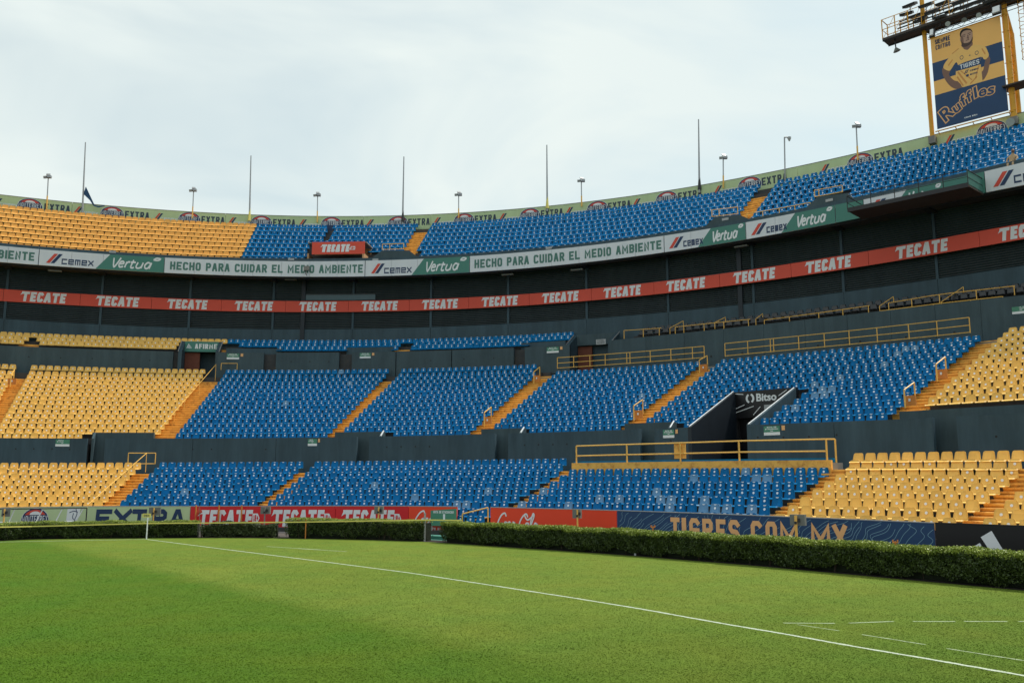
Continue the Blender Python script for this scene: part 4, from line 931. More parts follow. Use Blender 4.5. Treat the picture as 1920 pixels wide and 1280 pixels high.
for k in range(len(RB_) - 1):
    s0_, s1_ = S(RB_[k], gto, gtz) + .01, S(RB_[k + 1], gto, gtz) - .01
    t = thing('rim_board', f'pale green advertising board on the stadium rim, {rn[k]}', 'board', V3(s0_, gto, 27.5), 'pale green boards along the stadium rim')
    mb = MB(); sweep(mb, s0_, s1_, gto, add(gto, .08), rbot_z, gtz, 1.); mb.build('board_panel', M['lime'], t)
    mb = MB(); sweep(mb, s0_, s1_, add(gto, -.02), add(gto, .1), add(gtz, .0), add(gtz, .05), 1.); mb.build('top_rail', M['conc2'], t)
    i1, i2 = RB_[k], RB_[k + 1]
    def cmap(px):
        sx = S(px, gto, gtz); f = bandmap(sx, lambda s: float(gto(s)), rbot_z, gtz, afac(sx, gto)); return lambda u, v, l_: f(u, v / H_, l_)
    for x in LG:
        if i1 < x <= i2: mb = MB(); monterrey(mb, cmap(x), 0, RH - .01, 1.10); mb.build('round_badge', [M['white'], M['redp'], M['navy']], t)
    for x in EX:
        if i1 < x <= i2: mb = MB(); put(mb, text2d('EXTRA', -1.13, RH - 1.08, 2.26, .72, .145, .28), cmap(x), .012); mb.build('lettering', M['slate'], t)
    for x in SL_:
        if i1 < x <= i2:
            mb = MB(); f2 = cmap(x); slash(mb, f2, -.5, RH - 1.0, .66, .18, .42, (1, 2)); put(mb, text2d('qemeX', .1, RH - 1.0, 1.6, .24, .05, .22), f2, .012, 0); mb.build('slash_logo', [M['white'], M['redp'], M['navy']], t)

# ================================================================== KIOSK, RAMPS, RAILS OF THE TOP TIER
ko = add(wto, .32)
ks0, ks1 = S(584, ko, wtz), S(683, ko, wtz)
_, kz0 = at(634, 476.5, ko); _, kz1 = at(634, 453.5, ko)
kiosk = thing('broadcast_kiosk', 'tan booth with red front panel and white capitals among the top blue seats', 'kiosk', V3(ks0, ko, 23.2))
mb = MB(); sweep(mb, ks0, ks1, ko, add(ko, .08), lambda s: kz0 + 0 * s, lambda s: kz1 + 0 * s, 1.); mb.build('red_panel', M['tecate'], kiosk)
mb = MB(); sweep(mb, ks0 - .3, ks1 + .1, add(ko, .08), add(ko, 2.4), lambda s: kz1 - .1 + 0 * s, lambda s: kz1 + 0 * s, 1.); mb.build('roof', M['conc2'], kiosk)
mb = MB(); sweep(mb, ks0 - .2, ks1, add(ko, 2.2), add(ko, 2.4), lambda s: kz0 - 1.0 + 0 * s, lambda s: kz1 - .1 + 0 * s, 1.); mb.build('back_wall', M['wood'], kiosk)
mb = MB(); sweep(mb, ks0 - .3, ks0 - .2, ko, add(ko, 2.2), lambda s: kz0 - 1.0 + 0 * s, lambda s: kz0 + .1 + 0 * s, 1.); mb.build('side_wall', M['wood'], kiosk)
mb = MB(); sweep(mb, ks1 - .15, ks1 - .05, ko, add(ko, 2.2), lambda s: kz0 - 1.0 + 0 * s, lambda s: kz0 + .1 + 0 * s, 1.); mb.build('side_wall', M['wood'], kiosk)
mb = MB(); sweep(mb, ks0 + 1.0, ks1 - .2, add(ko, .1), add(ko, .5), lambda s: kz0 - .62 + 0 * s, lambda s: kz0 - .42 + 0 * s, 1.); mb.build('counter', M['white'], kiosk)
fk = bandmap(ks0, lambda s: float(ko(s)), lambda s: kz0, lambda s: kz1); kh = kz1 - kz0
mb = MB(); kw = ks1 - ks0; tecate(mb, fk, kw * .17, kw * .70, .18, .80, .014, .19, kh); f2 = lambda u, v, l_: fk(u, v / kh, l_)
put(mb, [([(kw * .70, kh * .34), (kw * .82, kh * .34), (kw * .82, kh * .62), (kw * .74, kh * .62)], 0)], f2, .014); mb.build('lettering', M['white'], kiosk)
mb = MB(); put(mb, text2d('18+', kw * .735, kh * .38, kw * .075, kh * .20, .05, .2), f2, .022); mb.build('age_mark', M['tecate'], kiosk)

def ramp(pts, label, offd=.35, name='ramp_wall'):
    of = add(wto, offd); q = [at(px, py, of) for px, py in pts]; mb = MB(); n_ = len(q)
    A = [V3(s, of, z) for s, z in q]; B = [V3(s, add(of, .3), z) for s, z in q]
    mb.addv(A + B, [tuple(range(n_)), tuple(range(2 * n_ - 1, n_ - 1, -1))] + [(i, n_ + i, n_ + (i + 1) % n_, (i + 1) % n_) for i in range(n_)])
    o = mb.build(name, M['wall2'], loc=A[0]); tag(o, label, 'wall', 'grey ramp walls on the top tier'); return o
ramp([(690, 489), (716, 469.5), (767, 469.5), (782, 481), (784, 488)], 'grey trapezoid ramp wall right of the red kiosk, below orange stairs')
ramp([(1321, 425), (1341, 407), (1386, 402.5), (1405, 411), (1406, 416)], 'grey trapezoid ramp wall at the foot of the top right stairs')
ramp([(1501, 399), (1533, 369), (1588, 362), (1600, 371), (1600, 379)], 'grey trapezoid ramp wall beside the left end of the catwalk')

def rail(name, label, off, top, ys, posts, r=.028, mids=(.5,), group='yellow painted handrails', base=None, m=None, cat='railing'):
    """top: [(px,py)...] of the top bar; ys: heights of the lower bars as drops in metres; posts: px list"""
    q = [at(px, py, off) for px, py in top]; sx = [a for a, _ in q]; zx = [b_ for _, b_ in q]
    zt = lambda s: float(np.interp(s, sx, zx)); t = thing(name, label, cat, V3(sx[0], off, zx[0] - ys), group)
    def bar(d, nm):
        mb = MB(); ss_ = arange(sx[0], sx[-1], 1.2); mb.path([V3(s, off, zt(s) - d) for s in ss_], r, 6); mb.build(nm, m or M['rail'], t)
    bar(0, 'top_bar')
    for f in mids: bar(ys * f, 'middle_bar')
    for px in posts:
        s = S(px, off, zt(S(px, off, zx[0]))); mb = MB(); mb.tube(V3(s, off, zt(s) - ys), V3(s, off, zt(s)), r * 1.15, 6); mb.build('post', m or M['rail'], t)
    return t
wo1 = add(m3o, .62)
rail('walkway_railing', 'yellow railing on the ledge above the third blue block, left of the stair gap', wo1, [(1045, 670.5), (1175, 661), (1320, 649)], .92, [1045, 1075.6, 1106, 1134.6, 1175, 1181, 1219, 1257.6, 1298, 1320], mids=(.5, .95))
rail('walkway_railing', 'yellow railing on the ledge above the blue seats right of the stair gap', wo1, [(1359, 644), (1450, 634.5), (1545, 625), (1817, 595)], 1.0, [1359, 1401.6, 1444, 1450, 1497, 1545, 1591.6, 1643.8, 1703, 1756, 1817], mids=(.5, .95))
ro3 = add(l3o, .22)
rail('walkway_railing', 'thick yellow railing on top of the yellow walkway wall in the lowest tier', ro3, [(1080.5, 836), (1140, 834), (1385, 826.4), (1548.7, 823)], 1.12, [1080.5, 1175, 1275, 1385, 1548.7], r=.04, mids=(.52,))
s_, z_ = at(1275, 845, add(ro3, .12)); mb = MB(); mb.box(V3(s_, add(ro3, .12), z_), .36, .02, .42, float(hd(s_))); o = mb.build('rail_sign', M['step'], loc=V3(s_, add(ro3, .12), z_)); tag(o, 'plain orange panel hung behind the thick yellow railing', 'panel')
t = rail('end_railing', 'short yellow return rail and post at the right end of the walkway', add(l3o, .9), [(1549, 823), (1565.6, 823)], 1.3, [1565.6], r=.04, mids=())
# diagonal handrails
def diag(label, offs, pts, posts, group='long diagonal handrails', r=.024, name='stair_handrail'):
    """pts: (px,py,off) list"""
    q = [(at(px, py, of)) + (of,) for px, py, of in pts]; P = [V3(s, of, z) for s, z, of in q]
    t = thing(name, label, 'handrail', P[0], group); mb = MB(); mb.path(P, r, 6); mb.build('top_bar', M['rail'], t)
    for f, h in posts:
        p = P[0].lerp(P[1], f); mb = MB(); mb.tube(p - Vector((0, 0, h)), p, r * .9, 6); mb.build('post', M['rail'], t)
    return t
def so_(rowf, i, s): return float(rowf(i)[0](s))
diag('long pale diagonal handrail on the stairs between yellow and blue middle blocks', None, [(287, 818, so_(rowM, 16, 12.9)), (405, 683, so_(rowM, 2, 12.9))], [(.15, 1), (.3, 1), (.45, 1), (.7, 1), (1, 1.5)])
diag('long pale diagonal handrail on the lowest left stairs above the green board', None, [(164, 946, so_(rowL, 9, 13)), (275, 849, so_(rowL, 1, 13))], [(.33, 1), (.62, 1), (1, 1.3)])
gof = add(l1o, .7)
rail('gate_railing', 'small rounded yellow gate frame at the top of the lowest left stairs', gof, [(241, 849), (292, 849)], .75, [241, 292], mids=(.98,))
rail('gate_railing', 'small yellow gate frame below the wall right of the green entrance sign', add(mpo, -.35), [(415, 681), (445, 681)], .6, [415, 445], mids=())
# short handrails with orange panel on the stairs
def shortrail(label, x0, y0, x1, y1, rowf, s_mid):
    cand = min(rowf[1], key=lambda i: abs(proj(pos(s_mid, *rowf[0](i)))[1] - (y1 - 4)))
    of = so_(rowf[0], cand, s_mid); of2 = of + .9
    P0 = at(x0, y0 + (y1 - y0) * .30, of); P1 = at(x1, y0, of2); a = V3(P0[0], of, P0[1]); b_ = V3(P1[0], of2, P1[1])
    t = thing('short_handrail', label, 'handrail', a - Vector((0, 0, .9)), 'short yellow handrails with orange panels on the stairs')
    mb = MB(); mb.path([a - Vector((0, 0, .95)), a, b_, b_ - Vector((0, 0, .95))], .04, 6); mb.build('bent_bar', M['rail'], t)
    c_ = (a + b_) / 2; d = b_ - a; ang = math.atan2(d.y, d.x); mb = MB(); mb.box(c_ - Vector((0, 0, .75)), .30, .05, .26, float(hd(s_mid))); mb.build('orange_panel', M['mesh'], t)
    mb = MB(); mb.box(c_ + Vector((0, 0, -.72)) + (V3(s_mid, of - .07, 0) - V3(s_mid, of, 0)), .05, .012, .07, float(hd(s_mid))); mb.build('small_plate', M['white'], t)
mr_ = (rowM, range(3, 17))
shortrail('short yellow handrail near the top of the stairs left of the long walkway rail', 1001, 688, 1012, 718, mr_, sM['a4l'] + .1)
shortrail('short yellow handrail low on the stairs left of centre right', 908, 763, 921, 797, mr_, sM['a4l'] + .1)
shortrail('short yellow handrail low on the stairs left of the black sign entrance', 1188, 749, 1205, 788, mr_, sM['a5l'] + .1)
shortrail('short yellow handrail at the top of the stairs between the walkway rails', 1311, 666.6, 1326, 695, mr_, sM['a5l'] + .1)
shortrail('upper short yellow handrail on the wide right stairs', 1755, 669, 1772, 715, mr_, sM['a6l'] + .1)
shortrail('lower short yellow handrail on the wide right stairs', 1695, 717, 1714, 762, mr_, sM['a6l'] + .1)
s0_ = sM['a1l'] + .1; shortrail('short handrail on the far left yellow stairs', 21, 693, 27, 725, mr_, s0_)
# top tier rails
ut = add(wto, 1.4)
rail('ledge_railing', 'yellow ledge railing left of the top stairs beside the red kiosk', ut, [(717, 458), (757, 456.5)], .55, [717, 731, 757], mids=(.95,), r=.03)
rail('ledge_railing', 'yellow ledge railing left of the top right stairs', ut, [(1334.5, 394), (1383, 388)], .6, [1334.5, 1348, 1383], mids=(.95,), r=.03)
rail('ledge_railing', 'long yellow ledge railing between the two right ramp walls', add(wto, .7), [(1400, 401), (1460, 391), (1519, 380)], .5, [1400, 1430, 1461, 1490, 1519], mids=(.95,), r=.03)
rail('ledge_railing', 'yellow ledge railing above the ramp wall beside the catwalk', add(wto, 1.4), [(1527, 357), (1579, 347.5)], .55, [1527, 1535, 1579], mids=(.95,), r=.03)
# black-seat terrace rails
vo1 = add(vpo, .55)
rail('terrace_railing', 'orange railing before the leftmost black seats', vo1, [(1170, 619.5), (1240, 615)], .7, [1170, 1206, 1236], mids=(), r=.027)
rail('terrace_railing', 'long orange railing before the middle black seats', vo1, [(1266, 613), (1340, 605), (1407, 598.5)], .6, [1266, 1282, 1320, 1357, 1403], mids=(), r=.027)
rail('terrace_railing', 'orange railing before the black seats left of the catwalk end', vo1, [(1433, 600), (1540, 586), (1630, 573)], .6, [1433, 1480, 1535, 1580, 1628], mids=(), r=.027)
rail('terrace_railing', 'orange railing before the rightmost black seats', vo1, [(1666, 568), (1760, 552), (1903, 536)], .6, [1666, 1709, 1761, 1830, 1901], mids=(), r=.027)
rail('terrace_railing', 'low orange railing on the wall edge below the rightmost black seats', add(vpo, .1), [(1650, 583), (1760, 569), (1880, 556)], .2, [1650, 1700, 1750, 1820, 1880], mids=(), r=.03)
for k, (x0, y0, x1, y1) in enumerate(((1256, 615, 1281, 601.5), (1340, 605, 1360, 594.5), (1417, 598, 1430, 588), (1649, 574, 1675, 556), (1765, 566, 1806, 538))):
    a_, b2_ = at(x0, y0, vo1), at(x1, y1, add(vpo, 1.6)); P = V3(a_[0], vo1, a_[1]); Q = V3(b2_[0], add(vpo, 1.6), b2_[1]); mb = MB(); mb.path([P - Vector((0, 0, .5)), P, Q, Q - Vector((0, 0, .4))], .027, 6)
    o = mb.build('slanted_handrail', M['rail'], loc=P); tag(o, f"{['leftmost', 'second', 'third', 'fourth', 'rightmost'][k]} slanted orange handrail rising among the black seats", 'handrail', 'slanted handrails among the black seats')

# ================================================================== CATWALK
ca = thing('steel_catwalk', 'dark steel catwalk hanging in front of the green banner on the right', 'catwalk', V3(60, 18, 20))
_dd = min(np.arange(.5, 7, .05), key=lambda d: abs(proj(pos(S(1589, add(wto, -d), 21.), add(wto, -d), wbz))[1] - 393)); cwo = add(wto, -float(_dd))
cs0, cz0 = at(1589, 392, cwo); cs1, cz1 = at(1815, 343, cwo)
zc = lambda s: val(wbz, s) - .02 + 0 * np.asarray(s)
mb = MB(); sweep(mb, cs0, cs1, cwo, add(wto, -.06), lambda s: zc(s) - .12, zc, 1.); mb.build('deck', M['brown'], ca)
mb = MB(); sweep(mb, cs0, cs1, add(cwo, -.02), add(cwo, .05), lambda s: zc(s) - .18, lambda s: zc(s) + .12, 1.); mb.build('toe_board', M['steel'], ca)
mb = MB()
for s in arange(cs0, cs1, 1.6): mb.tube(V3(s, cwo, zc(s)), V3(s, cwo, zc(s) + 1.0), .03, 5)
mb.path([V3(s, cwo, zc(s) + 1.0) for s in arange(cs0, cs1, 1.5)], .035, 5); mb.path([V3(s, cwo, zc(s) + .5) for s in arange(cs0, cs1, 1.5)], .022, 5)
for s in (cs0, cs1): mb.tube(V3(s, cwo, zc(s) + 1.0), V3(s, add(wto, -.1), zc(s) + 1.0), .035, 5); mb.tube(V3(s, cwo, zc(s) + .5), V3(s, add(wto, -.1), zc(s) + .5), .022, 5)
o = mb.build('guard_rail', M['steel'], ca)
mb = MB(); sweep(mb, cs1 - .04, cs1, cwo, add(wto, -.1), lambda s: zc(s) + .05, lambda s: zc(s) + .95, 1.); mb.build('end_panel', M['vert'], ca)
# seated man at the right
def person():
    of = add(wto, .6); s, z = at(1899, 303, of); p = V3(s, of, z); a = float(hd(s)); t = thing('person', 'man in tan shirt sitting hunched on the top tier edge at right', 'person', p - Vector((0, 0, .35)))
    t.rotation_euler = (0, 0, a)
    me = bpy.data.meshes.new('body'); k = 1.1
    V = [(0, 0, .12), (0, -.03, .38), (.03, -.06, .62), (.06, -.09, .74), (.09, -.13, .86), (-.2, -.03, .62), (-.30, -.10, .38), (-.22, -.32, .26), (.24, -.05, .60), (.33, -.16, .40), (.26, -.36, .30), (-.12, -.2, .10), (-.14, -.48, .12), (-.14, -.50, -.3), (.12, -.2, .10), (.14, -.48, .12), (.14, -.50, -.3)]
    E_ = [(0, 1), (1, 2), (2, 3), (3, 4), (2, 5), (5, 6), (6, 7), (2, 8), (8, 9), (9, 10), (0, 11), (11, 12), (12, 13), (0, 14), (14, 15), (15, 16)]
    me.from_pydata([tuple(c * k for c in v) for v in V], E_, []); o = bpy.data.objects.new('body', me); COL.objects.link(o); o.parent = t
    o.modifiers.new('skin', 'SKIN'); rr = [.17, .18, .16, .07, .09, .085, .055, .04, .085, .055, .04, .09, .07, .05, .09, .07, .05]
    for i, r in enumerate(rr): me.skin_vertices[0].data[i].radius = (r * k, r * k * .85)
    me.skin_vertices[0].data[0].use_root = True; sb = o.modifiers.new('sub', 'SUBSURF'); sb.levels = sb.render_levels = 2
    me.materials.append(M['tan'])
    mb = MB(); bm_v = []
    def ball(c, rx, ry, rz_, nm, m):
        q = MB(); V_ = []; F_ = []; n1_, n2_ = 8, 12
        for i in range(n1_ + 1):
            th_ = math.pi * i / n1_
            for j in range(n2_): ph = 2 * math.pi * j / n2_; V_.append((c[0] + rx * math.sin(th_) * math.cos(ph), c[1] + ry * math.sin(th_) * math.sin(ph), c[2] + rz_ * math.cos(th_)))
        for i in range(n1_):
            for j in range(n2_): F_.append((i * n2_ + j, i * n2_ + (j + 1) % n2_, (i + 1) * n2_ + (j + 1) % n2_, (i + 1) * n2_ + j))
        q.addv(V_, F_); me2 = bpy.data.meshes.new(nm); me2.from_pydata(q.v, [], q.f); me2.materials.append(m); me2.polygons.foreach_set('use_smooth', [True] * len(q.f)); ob = bpy.data.objects.new(nm, me2); COL.objects.link(ob); ob.parent = t
    ball((.12, -.17, 1.0), .10, .12, .13, 'head', M['skin']); ball((.11, -.13, 1.05), .112, .125, .105, 'hair', M['hair'])
    ball((.21, -.22, .99), .02, .03, .03, 'nose', M['skin'])
person()

for k, (px, py) in enumerate(((103, 508), (545, 524), (952, 515), (1082, 506), (1390, 462))):
    of = add(wto, .8); s, z = at(px, py, of); p = V3(s, of, z); a = float(hd(s)); t = thing('soffit_lamp', ['leftmost', 'second from left', 'middle', 'fourth from left', 'rightmost'][k] + ' flat grey lamp hanging beneath the white banner', 'lamp', p, 'flat lamps under the upper tier')
    mb = MB(); mb.box(p, .55, .16, .05, a); mb.build('lamp_body', M['grey'], t); mb = MB(); mb.tube(p, p + Vector((0, 0, .5)), .03, 5); mb.build('hanger', M['steel'], t)
s, z = at(575, 503, add(wto, -.35)); p = V3(s, add(wto, -.35), z); a = float(hd(s)); t = thing('banner_loudspeaker', 'small slatted loudspeaker mounted before the white banner left of the kiosk', 'loudspeaker', p)
mb = MB(); mb.box(p, .24, .12, .20, a); mb.build('slatted_face', M['conc2'], t); mb = MB(); mb.path([p, p - Vector((.1, 0, .45)), p - Vector((-.05, 0, .7))], .035, 5); mb.tube(p, V3(s, add(wto, 0), z - .1), .04, 5); mb.build('arm', M['steel'], t)
# ================================================================== SIGNS ON THE WALLS
def evac(px, py, w_, h_, off, label, extra=True):
    s, z = at(px, py, off); sc_ = float(pos(s, off)[1]) / F_PX; W = w_ * sc_ * 1.0; Hh = h_ * sc_; W = W / max(.5, abs(math.cos(float(hd(s)) )))
    a = float(hd(s)); fm_ = lambda u, v, l_: tuple(V3(s + u, float(val(off, s)) - .03 - l_, z + v))
    t = thing('evacuation_sign', label, 'sign', V3(s, off, z), 'small green and white wall signs')
    mb = MB(); sweep(mb, s - W / 2, s + W / 2, lambda q: val(off, q) - .03, lambda q: val(off, q) - .005, lambda q: z - Hh * .16 + 0 * q, lambda q: z + Hh * .5 + 0 * q, 1.); mb.build('green_plate', M['evac'], t)
    mb = MB(); sweep(mb, s - W / 2, s + W / 2, lambda q: val(off, q) - .03, lambda q: val(off, q) - .005, lambda q: z - Hh * .5 + 0 * q, lambda q: z - Hh * .17 + 0 * q, 1.); mb.build('white_plate', M['white'], t)
    mb = MB(); put(mb, text2d('RUTA DE', -W * .3, Hh * .30, W * .6, Hh * .14, .02), fm_, .005); put(mb, text2d('EVACUACION', -W * .4, Hh * .10, W * .8, Hh * .14, .02), fm_, .005); put(mb, text2d('-', -W * .1, -Hh * .10, W * .2, Hh * .14, .03), fm_, .005); mb.build('lettering', M['white'], t)
    if extra:
        mb = MB(); e0 = s + W * .62; sweep(mb, e0, e0 + W * .2, lambda q: val(off, q) - .03, lambda q: val(off, q) - .005, lambda q: z + 0 * q, lambda q: z + Hh * .5 + 0 * q, 1.); mb.build('orange_tag', M['orangeprint'], t)
evac(117.5, 830, 22, 13, wallmid_o, 'small green sign on the concourse wall above the left yellow seats', False)
evac(586, 829, 17, 13, wallmid_o, 'small green sign with orange tag on the wall beneath the narrow blue stairs')
evac(1254, 813, 18, 15, wallmid_o, 'small green sign left of the black sign entrance')
evac(1447.5, 807, 23, 17, wallmid_o, 'small green sign right of the black sign entrance')
evac(437, 668, 16, 11, mpo, 'small green sign right of the green entrance sign')
evac(685, 666.5, 15, 10, add(mpo, .0), 'small green sign on the upper wall above the second blue block')
evac(1036.5, 656, 16, 11, mpo, 'small green sign left of the brick jamb entrance')
evac(1914, 581, 18, 14, add(vpo, -.01), 'small green sign on the slate wall at the right edge', False)
for k, (px, py) in enumerate(((211, 472.3), (546, 486), (704, 487), (1029, 465), (1360, 411), (1555, 375.5))):
    of = add(wto, .09) if k < 4 else add(wto, .34); s, z = at(px, py, of); mb = MB(); mb.box(V3(s, add(of, -.02), z), .28, .02, .10, float(hd(s))); o = mb.build('number_plate', M['galv'], loc=V3(s, of, z)); tag(o, ['leftmost pale number plate above the white banner', 'pale number plate left of the red kiosk', 'pale number plate at the foot of the first ramp wall', 'pale number plate above the central banner', 'pale number plate on the second ramp wall', 'pale number plate on the ramp wall beside the catwalk'][k], 'plate')

# ================================================================== FIELD-SIDE BOARDS
bdo = add(l8o, -2.3)
BT = [(-120, 956), (0, 952), (164, 949.4), (400, 949), (767, 948.8), (919, 951), (1155, 957), (1300, 962), (1481, 969.2), (1750, 980.5), (1920, 986.5), (2150, 995)]
_q = [at(px, py, bdo) for px, py in BT]; _s = [a for a, _ in _q]; _z = [b_ for _, b_ in _q]
btz = lambda s: np.interp(s, _s, _z)
sb_ = lambda px: S(px, bdo, 1.35)
def board(pa, pb, m, label, parts=None, name='advertising_board', group='advertising boards behind the hedge'):
    s0_, s1_ = sb_(pa), sb_(pb); t = thing(name, label, 'board', V3(s0_, bdo, 0), group)
    mb = MB(); sweep(mb, s0_ + .01, s1_ - .01, bdo, add(bdo, .06), .05, btz, 1.); mb.build('face_panel', m, t)
    mb = MB(); sweep(mb, s0_ + .01, s1_ - .01, add(bdo, -.015), add(bdo, .08), btz, add(btz, .035), 1.); mb.build('top_rail', M['blk'] if m is M['blk'] else M['galv'], t)
    for s in arange(s0_ + .1, s1_ - .1, 2.4):
        mb = MB(); mb.tube(V3(s, add(bdo, .12), 0), V3(s, add(bdo, .12), float(btz(s))), .04, 5); mb.build('support_post', M['galv'], t)
    fm_ = lambda u, v, l_: tuple(V3(s0_ + u, float(bdo(s0_ + u)) - l_, float(btz(s0_ + u)) - v))    # v measured down from the top
    return t, s0_, s1_, lambda u, v, l_: fm_(u, -v, l_)
t, a, b_, fm_ = board(-230, 163.5, M['lime'], 'pale green board with round badge at the far left')
mb = MB(); monterrey(mb, fm_, sb_(67.5) - a, -.02, .98, .012); mb.build('round_badge', [M['white'], M['redp'], M['navy']], t)
u = sb_(139) - a; mb = MB(); put(mb, [([(u - .5, -.85), (u + .1, -.85), (u + .42, -.55), (u + .48, -.1), (u - .45, -.1)], 0)], fm_, .012, 0)
curve_strokes(mb, [[(u - .3, -.32), (u, -.24), (u + .3, -.3)], [(u + .15, -.12), (u + .25, -.4), (u + .1, -.75), (u + .2, -.85)], [(u, -.35), (u - .05, -.6), (u + .05, -.7)]], .05, fm_, .016, 1); mb.build('bird_emblem', [M['white'], M['navy']], t)
t, a, b_, fm_ = board(164, 357, M['lime'], 'pale green board with huge navy capitals behind the corner flag')
mb = MB()
for ch, x0, x1 in (('E', 180, 210), ('X', 214, 247), ('T', 248, 275), ('R', 286, 313), ('A', 319, 347)):
    u0, u1 = sb_(x0) - a, sb_(x1) - a; put(mb, text2d(ch, u0, -1.22, u1 - u0, 1.07, .27, shear=.06), fm_, .012)
mb.build('lettering', M['navy'], t)
def tec_board(pa, pb, x0, x1, label):
    t, a, b_, fm_ = board(pa, pb, M['redb'], label); mb = MB(); u0, u1 = sb_(x0) - a, sb_(x1) - a
    tecate(mb, fm_, u0, u1, -1.14, -.20, .012, .23); bx = sb_(x1) - a
    w_ = .62; put(mb, [([(bx + .06, -.92), (bx + w_ * .75, -.92), (bx + w_, -.66), (bx + w_ * .75, -.40), (bx + .06, -.40)], 0)], fm_, .012); mb.build('lettering', M['white'], t)
    mb = MB(); put(mb, text2d('18+', bx + .11, -.84, w_ * .68, .36, .06, .25), fm_, .02); mb.build('age_mark', M['redb'], t)
tec_board(357.5, 497, 373, 473, 'leftmost red board with white capitals and age mark')
tec_board(497.5, 629, 511, 607, 'middle red board with white capitals and age mark')
tec_board(629.5, 766, 642, 738, 'rightmost red board with white capitals, beside the script board')
COCA = [[(.62, .80), (.50, 1.0), (.25, .85), (.05, .35), (.15, .0), (.42, .12)], [(.62, .45), (.50, .35), (.52, .05), (.68, .08), (.70, .38), (.60, .46), (.78, .40)], [(.98, .42), (.86, .46), (.80, .12), (.92, .0), (1.04, .15)], [(1.28, .42), (1.14, .44), (1.08, .10), (1.20, .0), (1.30, .40), (1.26, .10), (1.38, .05)], [(1.42, .24), (1.56, .28)],
        [(2.18, .78), (2.05, .98), (1.80, .80), (1.62, .35), (1.75, .02), (2.0, .15)], [(1.9, .95), (2.2, .62), (2.6, .95)], [(2.22, .42), (2.10, .40), (2.08, .06), (2.24, .08), (2.28, .38), (2.2, .45)], [(2.40, .12), (2.62, .85), (2.52, .98), (2.42, .4), (2.52, .02)], [(2.86, .42), (2.72, .42), (2.68, .08), (2.80, .02), (2.90, .38), (2.88, .08), (3.0, .10)]]
t, a, b_, fm_ = board(766.5, 857, M['coke'], 'orange red board with white script partly behind the green evacuation panel')
mb = MB(); u = sb_(776) - a; curve_strokes(mb, scaled(COCA, u, -.95, 1.05, .72, .25), .085, fm_, .012); put(mb, text2d('SIENTE EL SABOR', u + .9, -1.25, 2.2, .16, .04), fm_, .012); mb.build('script_lettering', M['white'], t)
t, a, b_, fm_ = board(919.5, 1155.5, M['coke'], 'long orange red board with white script right of the stair gap')
mb = MB(); u = sb_(931) - a; w_ = sb_(1013) - a - u; curve_strokes(mb, scaled(COCA, u, -1.08, w_ / 3.15, .82, .12), .085, fm_, .012); mb.build('script_lettering', M['white'], t)
t, a, b_, fm_ = board(1156.5, 1751, M['board_navy'], 'long navy board with contour lines and orange web address capitals')
mb = MB()
for ch, x0, x1 in (('T', 1257, 1274), ('I', 1277, 1286), ('G', 1292, 1311), ('R', 1316.5, 1336), ('E', 1342, 1360), ('S', 1365.5, 1386), ('.', 1391, 1398), ('C', 1407, 1427.6), ('O', 1434.5, 1456), ('M', 1461, 1495.7), ('.', 1502, 1509), ('M', 1518.6, 1556), ('X', 1560, 1587)):
    u0, u1 = sb_(x0) - a, sb_(x1) - a; tw = .20 if ch not in 'I.' else u1 - u0; put(mb, text2d(ch, u0 if ch != 'I' else (u0 + u1) / 2 - .12, -1.18, max(.26, u1 - u0), .98, min(tw, .26)), fm_, .014)
mb.build('lettering', M['orangeprint'], t)
mb = MB(); L_ = b_ - a; rr = random.Random(4)
for k in range(int(L_ / .30) + 6):
    u0 = k * .30 - 1.8 + rr.uniform(-.08, .08); P = []; amp = rr.uniform(.7, 1.2)
    for j in range(15):
        v = -1.32 + j * .095; sl_ = 1.15 + .5 * math.sin(k * .21)
        P.append((u0 + (v + 1.32) * sl_ + amp * (.16 * math.sin(u0 * 2.1 + v * 5.5) + .07 * math.sin(u0 * 5.3 + v * 11)), v + amp * .05 * math.sin(u0 * 3 + v * 7)))
    cut_ = rr.choice((0, 0, 3, 5)); P = P[cut_:] if k % 2 else P[:len(P) - cut_]
    P = [p for p in P if -1.3 < p[1] < -.03 and .03 < p[0] < L_ - .03]
    if len(P) > 2: curve_strokes(mb, [P], .014, fm_, .006 + .0004 * (k % 9), steps=3)
mb.build('contour_lines', M['line'], t)
t, a, b_, fm_ = board(1752, 2150, M['blk'], 'black board with white slanted stripes at the right edge')
mb = MB(); P = lambda px, py: (lambda s, z: (s - a, z - float(btz(s))))(*at(px, py, bdo))
put(mb, [([P(1839.2, 1006.4), P(1859.4, 994.5), P(1893, 1050), P(1868, 1050)], 0)], fm_, .012); put(mb, [([P(1817.6, 1028.3), P(1837.5, 1017.3), P(1857, 1050), P(1832, 1050)], 0)], fm_, .012)
put(mb, [([P(1864, 978 + 7), P(1864, 985), P(1864, 985)], 0)], fm_, .012) if False else None
mb.build('stripe_logo', M['white'], t)
